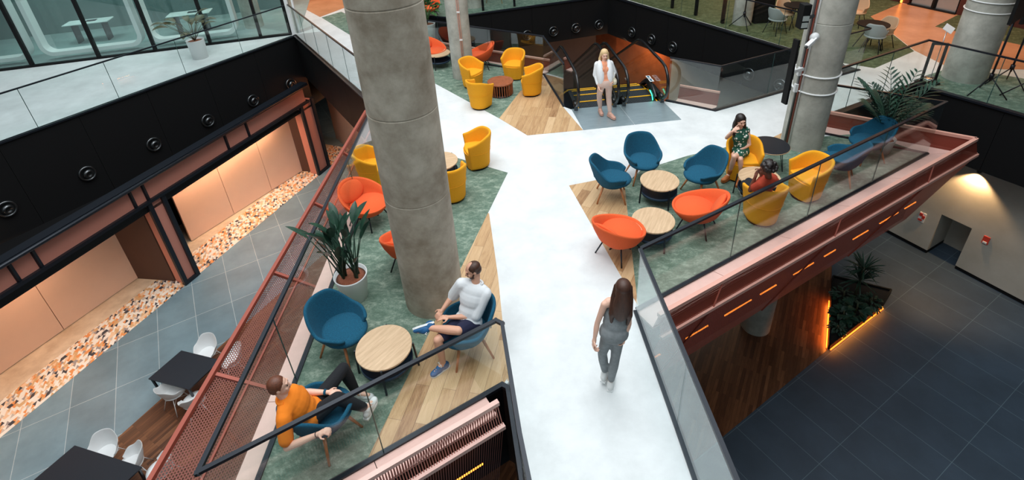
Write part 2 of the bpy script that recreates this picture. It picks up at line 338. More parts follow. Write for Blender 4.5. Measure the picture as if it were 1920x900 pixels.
def dup(root, loc, rz, label, group=None, scale=None):
    r = root.copy(); C.objects.link(r); r.location = loc; r.rotation_euler = (0, 0, rz); r['label'] = label
    if group: r['group'] = group
    if scale: r.scale = (scale,) * 3
    for ch in list(root.children):
        c = ch.copy(); C.objects.link(c); c.parent = r
        for g in list(ch.children): d = g.copy(); C.objects.link(d); d.parent = c
    return r
def face_rz(a, b): return math.atan2(b[1] - a[1], b[0] - a[0]) - PI / 2
def xy(v): return (v[0], v[1])
def unit2(a, b): d = V((b[0] - a[0], b[1] - a[1])); return d.normalized()
# ================================================================== THE SETTING
L0 = V((-2.93, 2.78)); L1 = V((-2.81, 11.56)); F1 = V((-0.31, 4.27)); BL = V((-0.24, 4.22))
GC = V((-7.59, 19.1)); GE = V((-17.5, 4.45))
RA = V((1.55, 5.3)); RT = V((8.02, 8.74)); RB = V((6.16, 10.07)); TT = V((9.92, 11.87)); TE = V((13.6, 5.45))
BU = V((9.16, 12.88)); BA = V((4.29, 21.75)); B1 = V((-2.12, 20.1)); B0 = V((-4.21, 21.14)); BN = V((-3.54, 16.87)); BG = V((1.0, 13.93)); BH = V((1.31, 11.84))
EL = V((1.47, 11.66)); ER = V((3.72, 11.81)); BK = V((4.75, 11.10))
slabA = [(0.2, -5), (1.75, -5), (1.66, 2.8), RA, RT, RB, TT, BU, BK, ER, EL, BH, BG, BN, L1, L0, F1, BL, (-0.12, 3.1), (0.2, 1.0)]
slabB = [TT, TE, (17.5, -1.5), (40, -1.5), (40, 45), (16.6, 45), BA, BU]
slabC = [BA, (16.6, 45), (-40, 45), (-40, 4.45), GE, GC, L1, BN, B0, B1]
for nm, pts in (('A', slabA), ('B', slabB), ('C', slabC)):
    pts = [xy(p) for p in pts]
    struct('floor', MB().prism(pts, -.03, 0), M['white_floor'])
    struct('floor', MB().prism(pts, -1.57, -.031), M['black'])
def zone(px, material, z=.004, world=False, name='floor'):
    pts = px if world else [xy(G(*p)) for p in px]
    return struct(name, MB().prism(pts, .0005 if z < .02 else 0, z), material)
# lounge carpets and oak zones
zone([xy(L0 + V((.01, .01))), xy(G(684, 871)), xy(G(952, 324)), xy(G(836, 290)), xy(G(760, 262)), xy(L1 + V((.03, -.6)))], M['carpet'], world=True)
zone([xy(G(684, 871)), xy(F1 + V((.0, -.01))), xy(G(954, 705)), xy(G(947, 650)), xy(G(934, 520)), xy(G(917, 400)), xy(G(914.8, 400))], M['oak'], world=True)
zone([(1171, 347), (1201, 320), (1290, 292), (1425, 262), (1470, 262), (1620, 250), (1737, 289), (1249, 552), (1199, 578), (1194, 556)], M['carpet'])
zone([(1067, 348), (1118, 338), (1171, 347), (1194, 556), (1197, 575)], M['oak2'])
zone([(1440, 262), (1475, 245), (1540, 248), (1520, 262)], M['oak2'])
zone([(790, 68), (918, 118), (1014, 137), (975, 172), (936, 222), (809, 153), (700, 100)], M['carpet'])
zone([(1017, 140), (1056, 201), (1093, 244), (989, 254), (936, 222), (975, 172)], M['oak'])
# warm screed and carpets of the hall beyond, right and back
zone([(1632, 31), (1690, 6), (1800, 26), (1753, 50), (1810, 63), (1990, 100), (1990, 131), (1784, 129), (1715, 95)], M['hall'])
M['olive'] = mat_carpet('olive_carpet', (.04, .055, .02), (.085, .11, .045), (.19, .22, .12))
zone([(1488, 92), (1573, 117), (1640, 128), (1714, 96), (1632, 31), (1690, 6), (1600, -45), (1170, -60), (1172, -2)], M['olive'])
zone([(1753, 50), (1800, 26), (2000, 60), (1990, 100), (1810, 63)], M['olive'])
zone([(1718, 156), (1735, 142), (1790, 125), (1990, 160), (2050, 260), (1925, 216)], M['carpet'])
zone([(790, 30), (840, 33), (1142, -8), (1120, -70), (600, -70), (640, -5)], M['carpet'])
zone([(536, -2), (600, 32), (680, 2), (700, -60), (480, -60)], M['hall'])
zone([(603, 33), (640, 22), (720, 60), (700, 90), (650, 62)], M['carpet'])
# ground floor
fl = MB().prism([(-30, -8), (-3.4, -8), (-3.4, 30), (-30, 30)], ZL - .1, ZL); struct('floor', fl, M['tiles_l'])
fl = MB().prism([(-3.4, -8), (30, -8), (30, 30), (-3.4, 30)], ZL - .1, ZL); struct('floor', fl, M['tiles_r'])
wl = G(207, 833, ZL); wl2 = G(308, 743, ZL); dw = (wl2 - wl)
wr = G(1360, 815, ZL); wr2 = G(1553, 655, ZL)
struct('floor', MB().prism([xy(wl - dw * 2), xy(wl + dw * 5.2), (-2.5, 12.8), xy(G(1560, 500, ZL)), xy(wr2), xy(wr), xy(wr - (wr2 - wr) * 1.6), (-2, -3)], ZL, ZL + .006), M['darkwood'])
MO0 = G(0, 818, ZL); MO1 = G(600, 325, ZL); mu = (MO1 - MO0); mu.z = 0; mu.normalize(); mn = V((-mu.y, mu.x, 0))
if mn.x > 0: mn = -mn
def MP(t, s, z=ZL): q = MO0 + mu * t + mn * s; return V((q.x, q.y, z))
TM = (MO1 - MO0).length
struct('floor', MB().prism([xy(MP(-8, -.05)), xy(MP(TM + 2, -.05)), xy(MP(TM + 2, 1.0)), xy(MP(-8, 1.0))], ZL, ZL + .008), M['mosaic'])
struct('floor', MB().prism([xy(MP(-8, 1.0)), xy(MP(TM + 2, 1.0)), xy(MP(TM + 2, 3.6)), xy(MP(-8, 3.6))], ZL, ZL + .008), M['screed'])

# black nozzle fascias above the voids, with a slim edge trim
def nozzle(P, nrm, label, group, s=1.0):
    o = thing('air_nozzle', label, 'air vent', P, 0, group); q = V(nrm).to_track_quat('Z', 'Y'); o.rotation_mode = 'XYZ'; o.rotation_euler = q.to_euler()
    MB().lathe([(.0, .0), (.20 * s, .0), (.215 * s, .02), (.20 * s, .05), (.17 * s, .055), (.155 * s, .03), (.0, .02)], 28).build('outer_ring', M['blackmetal_g'], o)
    b = MB().lathe([(.0, .02), (.13 * s, .03), (.135 * s, .07), (.10 * s, .11), (.075 * s, .115), (.06 * s, .075), (0, .07)], 24).build('ball', M['blackmetal_g'], o)
    b.rotation_euler = (.25, .15, 0)
    return o
M['blackmetal_g'] = mat('gloss_black_metal', (.11, .115, .12), .2, metal=.9)
def fascia(A, B, side, z0=-1.57, z1=-.02, th=.04, trim=True):
    d = unit2(A, B); n = V((-d.y, d.x)) * side
    mb = MB(); L = (V(B) - V(A)).length; k = max(1, round(L / 1.7))
    for i in range(k):
        a = V(A) + d * (L * i / k + .004); b = V(A) + d * (L * (i + 1) / k - .004)
        mb.prism([xy(a), xy(b), xy(b + n * th), xy(a + n * th)], z0, z1)
    struct('trim', mb, M['black'])
    if trim:
        struct('trim', MB().prism([xy(V(A)), xy(V(B)), xy(V(B) + n * (th + .05)), xy(V(A) + n * (th + .05))], -.02, .025), M['blackmetal'])
    return n
def inward_side(A, B, P):
    d = unit2(A, B); n = V((-d.y, d.x)); return 1 if (V(P) - V(A)).dot(n) > 0 else -1
lv = V((-6, 9)); bv = V((3, 16)); rv = V((8, 5))
nG = fascia(GE, GC, inward_side(GE, GC, lv), -2.45)
fascia(GC, L1, inward_side(GC, L1, lv), -1.6)
nL = fascia(B1, BA, inward_side(B1, BA, bv)); nR = fascia(BA, BU, inward_side(BA, BU, bv)); fascia(B0, B1, inward_side(B0, B1, bv)); fascia(BU, BK, inward_side(BU, BK, bv))
fascia(TT, TE, inward_side(TT, TE, rv)); fascia(RB, TT, inward_side(RB, TT, rv))
G3 = lambda v, z=0: V((v[0], v[1], z))
for i, p in enumerate([(12, 392), (160, 320), (284, 263), (385, 217), (470, 179), (541, 148)]):
    P = onplane(G3(GE), G3(GC), *p); P = P + V((nG.x, nG.y, 0)) * .045; P.z = -1.62
    nozzle(P, (nG.x, nG.y, .12), 'round black air nozzle under the gallery, ' + ['nearest one, cut by the picture edge', 'second from the near end', 'third from the near end', 'third from the far corner', 'second from the far corner', 'last one before the far corner'][i], 'nozzles under the left gallery', 1.02)
for i, p in enumerate([(988, 68), (1037, 60), (1079, 52), (1122, 46)]):
    P = onplane(G3(B1), G3(BA), *p) + V((nL.x, nL.y, 0)) * .045; P.z = -1.13
    nozzle(P, (nL.x, nL.y, .1), 'round air nozzle on the fascia behind the escalators, ' + ['nearest the slim column', 'third from the corner', 'second from the corner', 'nearest the corner'][i], 'nozzles on the back fascia')
for i, p in enumerate([(1187, 60), (1224, 73), (1264, 87), (1407, 137), (1466, 156)]):
    P = onplane(G3(BA), G3(BU), *p) + V((nR.x, nR.y, 0)) * .045; P.z = -1.13
    nozzle(P, (nR.x, nR.y, .1), 'round air nozzle on the long black fascia, ' + ['first after the corner', 'second after the corner', 'third after the corner', 'seen through the glass balustrade', 'half hidden by the hanging screen'][i], 'nozzles on the side fascia')

# shopfronts under the left gallery
FT = -1.52; BB = -2.2
struct('ceiling', MB().prism([xy(MP(-8, -.02)), xy(MP(TM + 3.2, -.02)), xy(MP(TM + 3.2, 6)), xy(MP(-8, 6))], -2.5, -2.42), M['black'])
def tpos(px, py, z=ZL): g = G(px, py, z) - MO0; return g.x * mu.x + g.y * mu.y
tp = [-7.5, tpos(345, 555), TM - .15]
mb = MB()
mb.bar(MP(-8, 0, (FT + BB) / 2), MP(TM + .2, 0, (FT + BB) / 2), .10, FT - BB - .05); struct('wall_left', mb, M['pinkpanel'])
mb = MB(); mb.bar(MP(-8, -.06, BB), MP(TM + .3, -.06, BB), .16, .09); mb.bar(MP(-8, -.08, FT), MP(TM + .3, -.08, FT), .3, .12)
for p in ((0, 500), (55, 478), (262, 375), (292, 362), (451, 268), (497, 245)):
    t = tpos(*p, -1.85); mb.bar(MP(t, -.06, BB), MP(t, -.06, FT), .07, .07)
mb.tube([MP(-8, -.3, FT + .02), MP(TM + .2, -.3, FT + .02)], .05, 8)
struct('trim', mb, M['blackmetal'])
tA = tpos(363, 537); tB = tpos(387, 520)
def pink_post(t0, t1, label):
    o = thing('shopfront_pillar', label, 'pillar', MP((t0 + t1) / 2, 0), 0); c = MP((t0 + t1) / 2, 0)
    MB().prism([xy(MP(t0, -.02) - c), xy(MP(t1, -.02) - c), xy(MP(t1, .35) - c), xy(MP(t0, .35) - c)], 0, BB - ZL).build('panel', M['pinkpanel'], o)
    for a in (t0, t1): MB().bar(MP(a, -.05, 0) - V((c.x, c.y, 0)), MP(a, -.05, BB - ZL) - V((c.x, c.y, 0)), .09, .12, mu).build('edge_strip', M['blackmetal'], o)
    MB().bar(MP(t0, -.05, .05) - V((c.x, c.y, 0)), MP(t1, -.05, .05) - V((c.x, c.y, 0)), .1, .1).build('foot_strip', M['blackmetal'], o)
pink_post(tA, tB, 'dusty pink pillar with black edges standing between the two lit shopfront bays')
pink_post(TM - .1, TM + .5, 'narrow pink and black pillar at the far end of the shopfronts')
w = MB(); P0 = G(-60, 730, ZL); P1 = G(265, 515, ZL); P2 = G(357, 452, ZL); P3 = G(570, 317, ZL)
def wallseg(a, b, z0, z1, material, name='wall_left', th=.08):
    d = unit2(a, b); n = V((-d.y, d.x)) * th
    return struct(name, MB().prism([xy(a), xy(b), (b[0] - n.x, b[1] - n.y), (a[0] - n.x, a[1] - n.y)], z0, z1), material)
def seg_with_seams(a, b, k, z0, z1, material, name='wall_left'):
    for i in range(k):
        p = a.lerp(b, i / k); q = a.lerp(b, (i + 1) / k); g = (q - p).normalized() * .008; wallseg(p + g, q - g, z0, z1, material, name)
P0x = P1 + (P1 - G(100, 630, ZL)).normalized() * -9.0
seg_with_seams(P0x, P1, 4, ZL + .03, -2.42, M['peach']); seg_with_seams(P2, P3, 3, ZL + .03, -2.42, M['peach'])
wallseg(P0x + mn * 1.5, P3 + mn * 1.5, ZL, -2.42, M['black'])
# dark lattice partitions
latt = mat_perf('lattice_mesh', (.006, .004, .004), .16, .11, .82, rough=.5)
def lattice(a, b, label):
    o = thing('lattice_screen', label, 'screen', (a.x, a.y, ZL), 0); A = V((0, 0, 0)); B = V((b.x - a.x, b.y - a.y, 0)); H = V((0, 0, 2.66))
    mb = MB(); mb.quad_m(A, B, B + H, A + H); mb.build('metal_lattice', latt, o)
    d = B.normalized(); n = V((-d.y, d.x, 0)) * -.12; MB().prism([xy(A + n), xy(B + n), xy(B + n * 1.4), xy(A + n * 1.4)], 0, 2.66).build('backing_panel', M['lattice'], o)
lattice(P1, G(336, 520, ZL), 'dark diamond lattice screen beside the pink pillar under the gallery')
lattice(P3, G(592, 318, ZL), 'dark lattice screen closing the far shopfront bay')
wallseg(G(640, 262, ZL) + V((-.2, .2, 0)), G(720, 330, ZL) + V((0, 0, 0)), ZL, -1.6, M['peach'])
for t0, t1 in ((-6, tA - 1.2), (tB + 1.0, TM - .8)):
    n_ = 3 if t0 < 0 else 3
    for i in range(n_):
        t = t0 + (t1 - t0) * (i + .5) / n_; lamp('shop_downlight', 'AREA', MP(t, 1.15, -2.46), 330, (1, .60, .36), .9, aim=MP(t, 1.45, ZL))
lamp('far_bay_light', 'AREA', MP(TM + 1.6, -.6, -1.8), 60, (1, .45, .2), .8, aim=MP(TM + 1.6, -.6, ZL))

# lower right: rendered wall with an opening, wall lamp
WA = G(1657, 434, ZL); WB = G(1925, 576, ZL); wd = (WB - WA).normalized(); wn = V((-wd.y, wd.x, 0))
if wn.x < 0: wn = -wn
def WT(px, py): q = onplane(WA, WB, px, py) - WA; return q.x * wd.x + q.y * wd.y
t1, t2 = WT(1736, 474), WT(1790, 500); zt = onplane(WA, WB, 1770, 404).z; S0 = WA - wd * 9; S1 = WA + wd * 14
def WP(t, s=0, z=0): q = WA + wd * t + wn * s; return V((q.x, q.y, z))
for a, b, z0, z1 in ((-9, t1, ZL + .12, -1.57), (t2, 14, ZL + .12, -1.57), (t1, t2, zt, -1.57)):
    struct('wall_right', MB().prism([xy(WP(a)), xy(WP(b)), xy(WP(b, .9)), xy(WP(a, .9))], z0, z1), M['wallgrey'])
struct('wall_right', MB().prism([xy(WP(t1 - .5, .9)), xy(WP(t2 + .5, .9)), xy(WP(t2 + .5, 1)), xy(WP(t1 - .5, 1))], ZL, -1.57), M['wallgrey'])
for a, b in ((-9, t1), (t2, 14)):
    struct('baseboard_right', MB().prism([xy(WP(a, .03)), xy(WP(b, .03)), xy(WP(b, .9)), xy(WP(a, .9))], ZL, ZL + .12), M['black'])
def wallthing(px, py, name, label, cat, w, h, material, parts=()):
    P = onplane(WA, WB, px, py); o = thing(name, label, cat, P - wn * .012, math.atan2(wd.y, wd.x))
    MB().box(-w / 2, w / 2, -.01, .01, -h / 2, h / 2).build('plate', material, o)
    for x, z, ww, hh, mm in parts: MB().box(x - ww / 2, x + ww / 2, -.025, -.012, z - hh / 2, z + hh / 2).build('symbol', mm, o)
    return o
wallthing(1729, 407, 'safety_sign', 'small red and white safety sign left of the wall opening on the lower level', 'sign', .16, .3, M['white'], [(-.03, .08, .08, .09, M['redsign']), (.04, .02, .07, .1, M['redsign']), (-.02, -.09, .1, .06, M['redsign'])])
wallthing(1849, 450, 'alarm_box', 'small red alarm call point with white base right of the wall opening', 'alarm', .14, .22, M['redsign'], [(0, -.07, .09, .05, M['white'])])
wl_ = onplane(WA, WB, 1838, 322); o = thing('wall_lamp', 'warm lamp glowing above the opening in the pale lower wall', 'lamp', wl_ - wn * .06)
MB().lathe([(0, .1), (.05, .1), (.055, 0), (.045, 0)], 16).build('lamp_housing', M['blackmetal'], o)
lamp('wall_lamp_light', 'SPOT', wl_ - wn * .14, 190, (1, .62, .3), .03, aim=wl_ - wn * .02 + V((0, 0, -2)), spot=105, blend=.5)

# dark building shell that closes the view under and behind the floors
struct('wall_back', MB().box(-30, 30, 27, 27.2, ZL, -1.5), M['brown']); struct('wall_front', MB().box(-30, 30, -8.2, -8, ZL, 6), M['teal_in'])
struct('wall_far_left', MB().box(-30.2, -30, -8, 45, ZL, 6.4), M['teal_in']); struct('wall_far_right', MB().box(30, 30.2, -8, 45, ZL, 6.4), M['brown'])
struct('wall_far_back', MB().box(-30, 30, 42, 42.2, 0, 6.4), M['brown'])
# brown and copper walls of the escalator well
M['brown2'] = mat('taupe_panel', (.20, .15, .135), .5, var=.05, vscale=1)
struct('wall_back', MB().box(-6, 4.3, 24.2, 24.4, ZL, -1.5), M['brown2'])
wallseg(G3((4.3, 24.2)), G3((4.9, 22.6)), ZL, -1.5, M['copper'], 'wall_back'); wallseg(G3((4.9, 22.6)), G3((6.6, 20.0)), ZL, -1.5, M['copper'], 'wall_back'); wallseg(G3((6.6, 20.0)), G3((9.5, 15.4)), ZL, -1.5, M['wallgrey'], 'wall_back')
lamp('well_light', 'AREA', (5.2, 20.3, -1.7), 55, (1, .55, .28), 1.2, aim=(4.9, 21.6, ZL))
lamp('well_light', 'AREA', (0, 18.5, -1.7), 90, (1, .9, .8), 1.6, aim=(-1.5, 18.6, ZL))
# upper floor ceilings around the atrium
for pts in ([(9.6, -8), (30, -8), (30, 45), (9.6, 45)], [(-30, 24.5), (9.6, 24.5), (9.6, 45), (-30, 45)], [(-30, -8), (-17, -8), (-17, 24.5), (-30, 24.5)]):
    struct('ceiling', MB().prism(pts, 6.4, 6.9), M['black'])
# ================================================================== COLUMNS
def column(P, r, label, zb=0.0, top=6.6, seams=(2.6, 4.6), extra=None, material='concrete', group='round concrete columns'):
    o = thing('concrete_column', label, 'column', (P[0], P[1], zb), 0, group); H = top - zb
    prof = [(r, 0)]
    for z in seams:
        if z < H - .1: prof += [(r, z - .012), (r - .006, z - .004), (r - .006, z + .004), (r, z + .012)]
    prof.append((r, H)); MB().lathe(prof, 120, smooth=False).build('shaft', M[material], o)
    if extra: extra(o)
    return o
def seams_thin(o): pass
K1 = V((-1.275, 5.80)); K2 = V((-1.25, 14.2)); K3 = V((5.90, 9.42)); K4 = V((11.25, 12.05))
column(K1, .42, 'thick concrete column rising through the near lounge beside the man in white', extra=None, seams=(1.9, 3.1, 4.35), material='concrete_warm')
def red_pipes(o):
    for dx in (-.012, .03):
        MB().tube([(.05 + dx, -.32, .0), (.05 + dx, -.32, 6.4)], .011, 8).build('conduit', M['salmon'], o)
    for k in range(8): MB().box(.02, .10, -.335, -.3, .4 + k * .75, .44 + k * .75).build('clip', M['whitemetal'], o)
column(K2, .30, 'slimmer concrete column with two thin salmon conduits behind the near one', extra=red_pipes)
def fittings(o):
    a = math.radians(200)
    for k, (da, w, mt) in enumerate(((0, .03, M['redrail']), (-.13, .05, M['grey']), (.13, .02, M['whitemetal']))):
        c = V((math.cos(a + da), math.sin(a + da), 0)) * .395
        MB().tube([c, c + V((0, 0, 6.3))], w / 2, 8).build('conduit', mt, o)
    for z in (1.28, 1.62):
        MB().tube([(math.cos(t) * .392, math.sin(t) * .392, z + .02 * math.sin(t)) for t in [2 * PI * i / 32 for i in range(32)]], .017, 8, closed=True).build('white_band', M['white'], o)
        c = V((math.cos(a - .1), math.sin(a - .1), 0)) * .42; MB().box(c.x - .035, c.x + .035, c.y - .035, c.y + .035, z - .04, z + .12).build('band_bracket', M['white'], o)
column(K3, .38, 'concrete column with two white bands and conduits beside the black round table', extra=fittings)
def bands(o):
    for z in (1.72, 1.95): MB().tube([(math.cos(t) * .465, math.sin(t) * .465, z) for t in [2 * PI * i / 32 for i in range(32)]], .014, 8, closed=True).build('white_band', M['white'], o)
column(K4, .45, 'wide concrete column with two white bands at the right hall edge', extra=bands)
column(xy(G(1390, 44)), .30, 'short lit concrete column behind the far railing', group='round concrete columns', top=3.5)
column(xy(G(890, 13)), .3, 'pale concrete column standing behind the far dark mullion', top=3.5)
q = G(1392, 640, ZL); column((K3.x - .12, K3.y - .1), .34, 'concrete column foot on the dark wood floor below the red deck', zb=ZL, top=-1.58, seams=(1.2,))

# ================================================================== BASKETS (perforated metal fascias of the decks)
def offset_chain(pts, d):
    """offset an open polyline sideways, d one number or one per segment end list"""
    pts = [V((p[0], p[1])) for p in pts]; n = len(pts); out = []
    dirs = [(pts[i + 1] - pts[i]).normalized() for i in range(n - 1)]; nr = [V((t.y, -t.x)) for t in dirs]
    ds = d if hasattr(d, '__len__') else [d] * n
    for i in range(n):
        if i == 0: out.append(pts[0] + nr[0] * ds[0])
        elif i == n - 1: out.append(pts[-1] + nr[-1] * ds[-1])
        else:
            b = (nr[i - 1] + nr[i]); b.normalize(); out.append(pts[i] + b * (ds[i] / max(.2, b.dot(nr[i]))))
    return out
def basket(chain, label, sections, hull=None, mesh='redmesh', rail=('salmon', 'salmon'), ledge=.30, led=True, joints=2.3, hullmat='hullmesh', struts=0):
    """sections: list of (offset(s), z) from ledge edge outward: rim1, rim2 ...; hull: (offset, z list)"""
    o = thing('mesh_parapet', label, 'parapet', (chain[0][0], chain[0][1], 0)); O = V((chain[0][0], chain[0][1], 0))
    rel = lambda q, z: V((q.x, q.y, z)) - O
    n = len(chain)
    def strip(offa, za, offb, zb, nm, material):
        A = offset_chain(chain, offa); B = offset_chain(chain, offb); mb = MB()
        for i in range(n - 1): mb.quad_m(rel(A[i], za[i]), rel(A[i + 1], za[i + 1]), rel(B[i + 1], zb[i + 1]), rel(B[i], zb[i]))
        return mb.build(nm, material, o)
    def railing(off, z, w, nm, material):
        A = offset_chain(chain, off); mb = MB()
        for i in range(n - 1): mb.bar(rel(A[i], z[i]), rel(A[i + 1], z[i + 1]), w, w)
        return mb.build(nm, material, o)
    full = lambda v: list(v) if hasattr(v, '__len__') else [v] * n
    a = offset_chain(chain, .015); b = offset_chain(chain, full(ledge)); mb = MB()
    for i in range(n - 1):
        L = (a[i + 1] - a[i]).length; k = max(1, round(L / 1.5))
        for j in range(k):
            g = .004 / L; s0, s1 = j / k + g, (j + 1) / k - g
            mb.prism([xy(rel(a[i].lerp(a[i + 1], s0), 0)), xy(rel(a[i].lerp(a[i + 1], s1), 0)), xy(rel(b[i].lerp(b[i + 1], s1), 0)), xy(rel(b[i].lerp(b[i + 1], s0), 0))], -.04, -.004)
    mb.build('ledge', M['pinkledge'], o)
    poff, pz = full(ledge), full(-.02)
    for k, (so, sz, w) in enumerate(sections):
        so, sz = full(so), full(sz)
        strip(poff, pz, so, sz, 'mesh_panel', M[mesh]); railing(so, sz, w, 'rim_rail', M[rail[min(k, len(rail) - 1)]])
        poff, pz = so, sz
    if struts:
        A = offset_chain(chain, full(ledge)); so, sz, _ = sections[-1]; B = offset_chain(chain, full(so)); sz = full(sz)
        for i in range(n - 1):
            for j in range(struts):
                t = (j + .06) / struts; MB().bar(rel(A[i].lerp(A[i + 1], t), -.05), rel(B[i].lerp(B[i + 1], t), sz[i] - .04), .045, .05).build('bracket', M['redrail'], o)
    if hull:
        ho, hz = full(hull[0]), full(hull[1]); strip(poff, pz, ho, hz, 'hull_panel', M[hullmat])
        A = offset_chain(chain, poff); B = offset_chain(chain, ho); so0, sz0, _ = sections[0]; A0 = offset_chain(chain, full(so0)); z0 = full(sz0)
        L = (A[1] - A[0]).length; k = int(L / joints)
        for j in range(k):
            t = (j + .35) / k; t2 = t - .05
            za = pz[0] + (pz[1] - pz[0]) * t; zb = hz[0] + (hz[1] - hz[0]) * t2
            out = (A[0] - B[0]).normalized() * .012
            mb = MB().bar(rel(A[0].lerp(A[1], t) + out, za), rel(B[0].lerp(B[1], max(0, t2)) + out, zb), .02, .012); mb.bar(rel(A0[0].lerp(A0[1], min(1, t + .03)) + out, z0[0]), rel(A[0].lerp(A[1], t) + out, za), .02, .012)
            mb.build('panel_joint', M['redrail'], o)
        if led:
            E = offset_chain(chain, .155); mb = MB()
            for j in range(int(L / .9)):
                s0 = (j * .9 + .1) / L; s1 = min(1, s0 + (.35 + .4 * ((j * 7) % 5) / 5) / L); mb.bar(rel(E[0].lerp(E[1], s0), -1.0), rel(E[0].lerp(E[1], s1), -1.0), .016, .016)
            mb.build('light_strip', M['led'], o)
    return o
# right deck: chain order so that the outer side lies to the right of travel
basket([RA, RT, RB], 'terracotta perforated parapet and hull around the right deck', [(.43, .30, .06), (.50, -.05, .055)], hull=([.03, .03, .03], [-1.72, -1.60, -1.5]), ledge=.34)
basket([L0, F1 - unit2(L0, F1) * .24], 'pink ribbed parapet below the near oak deck at the bottom of the scene', [(.36, .30, .055), (.46, 0.0, .055)], hull=([.08, .08], [-1.9, -1.9]), mesh='pinkribs', ledge=.30, rail=('pinkledge', 'pinkledge'), hullmat='pinkribs', joints=40)
basket([L1, L0], 'terracotta perforated parapet along the long left side of the near deck', [([.42, .55], [.10, .12], .025), ([.60, .96], [.35, .34], .055)], ledge=.25, rail=('redrail', 'redrail'), mesh='redmesh_ribs', struts=5)
basket([BG, V((-3.7, 16.97))], 'small terracotta parapet beyond the glass of the back lounge', [(.36, .30, .05)], ledge=.28)
basket([BK + V((-.02, .02)), V((3.95, 11.65))], 'short terracotta parapet outside the glass right of the escalators', [(.40, .30, .045)], ledge=.30)


# ================================================================== GLASS BALUSTRADES
def balustrade(pts, label, h=1.1, seam=1.5, glass='glass', z=0.0, channel=True, rail=.045, group='glass balustrades', end_edge=True):
    pts = [V((p[0], p[1])) for p in pts]; O = pts[0]; o = thing('glass_balustrade', label, 'balustrade', (O.x, O.y, z), 0, group)
    cb, hr = MB(), MB()
    for i in range(len(pts) - 1):
        a, b = pts[i] - O, pts[i + 1] - O; L = (b - a).length; d = (b - a).normalized(); k = max(1, round(L / seam))
        for j in range(k):
            p = a + d * (L * j / k + .004); q = a + d * (L * (j + 1) / k - .004); n = V((-d.y, d.x)) * .006
            MB().prism([xy(p - n), xy(q - n), xy(q + n), xy(p + n)], .02, h).build('glass_pane', M[glass], o)
            if j: MB().bar(G3(a + d * (L * j / k), .03), G3(a + d * (L * j / k), h), .008, .014).build('pane_joint', M['joint'], o)
        if channel: cb.bar(G3(a - d * .02, i * .0012), G3(b + d * .02, i * .0012), .06, .05)
        hr.bar(G3(a - d * rail / 2, h + .01 + i * .0012), G3(b + d * rail / 2, h + .01 + i * .0012), rail - i * .001, .035)
    if channel: cb.build('base_channel', M['blackmetal'], o)
    hr.build('handrail', M['blackmetal'], o)
    return o
balustrade([L1, L0, F1 + V((-.0, .0)), BL, (-.10, 2.95), (.22, .8)], 'glass balustrade with black handrail wrapping the near lounge beside the seated men', seam=1.75)
balustrade([(1.70, 1.2), (1.62, 3.6), RA + V((0, -.03))], 'blue tinted glass balustrade on the right edge of the white bridge', glass='glass_blue', seam=1.95)
balustrade([RA + V((.04, .02)), RT, RB + V((-.12, .04))], 'long glass balustrade in front of the right lounge deck', seam=1.75)
balustrade([RB + V((.3, .2)), TT, TE], 'far glass balustrade of the right hall around the dark void', seam=1.5)
balustrade([GE, GC + V((-.1, -.12))], 'glass balustrade along the left gallery above the black fascia', seam=1.9)
balustrade([GC, L1 + V((-.1, .2))], 'glass balustrade of the white corridor behind the thick column', seam=1.4)
balustrade([BN, BG, BH], 'dark glass balustrade behind the four yellow tub chairs', glass='glass_dark', seam=1.6)
balustrade([ER + V((.1, 0)), BK, BU], 'glass balustrade meeting in a point right of the escalators', glass='glass_dark', seam=1.7, rail=.02)
balustrade([BU + V((-.2, .4)), BA, B1], 'far glass balustrade above the long black fascia', seam=2.0, rail=.03)

# ================================================================== LEFT GALLERY GLAZING
W0 = G(0, 133); W1 = G(545, 65); gwd = (W1 - W0).normalized(); gwn = V((-gwd.y, gwd.x, 0)); O = W0 - gwd * 5
def GW_(t, s=0, z=0): q = O + gwd * t + gwn * s; return V((q.x, q.y, z))
Lw = (W1 - O).length
def wt(px, py, s=0): q = onplane(W0, W1, px, py, s) - O; return q.x * gwd.x + q.y * gwd.y
ms = [.1, 2.8] + [wt(*p) for p in ((63, 126), (187, 109), (293, 97), (396, 85), (490, 72))] + [Lw]
for k in range(len(ms) - 1):
    o = struct('window', MB().prism([xy(GW_(ms[k] + .05, -.01)), xy(GW_(ms[k + 1] - .05, -.01)), xy(GW_(ms[k + 1] - .05, .01)), xy(GW_(ms[k] + .05, .01))], .06, 4.2), M['glass_dark'])
mb = MB()
for t in ms: mb.bar(GW_(t, 0, 0), GW_(t, 0, 4.2), .09, .14, gwn)
mb.bar(GW_(0, 0, .03), GW_(Lw, 0, .03), .14, .07); mb.bar(GW_(0, 0, 4.2), GW_(Lw, 0, 4.2), .14, .1); struct('trim', mb, M['black'])
for i, t0 in enumerate((Lw,)):
    struct('trim', MB().bar(GW_(Lw + .12, .0, 0), GW_(Lw + .12, .0, 4.2), .1, .2, gwn).bar(GW_(Lw + .32, .1, 0), GW_(Lw + .32, .1, 4.2), .06, .2, gwn), M['whitemetal'])
struct('floor', MB().prism([xy(GW_(-3, .15)), xy(GW_(Lw + .3, .15)), xy(GW_(Lw + .3, 6)), xy(GW_(-3, 6))], .001, .012), M['office_floor'])
struct('wall_back', MB().prism([xy(GW_(-3, 4.2)), xy(GW_(Lw - .5, 4.2)), xy(GW_(Lw - .5, 4.4)), xy(GW_(-3, 4.4))], 0, 4.2), M['teal_in'])
struct('ceiling', MB().prism([xy(GW_(-3, .2)), xy(GW_(Lw - .2, .2)), xy(GW_(Lw - .2, 6)), xy(GW_(-3, 6))], 4.3, 4.4), M['black'])
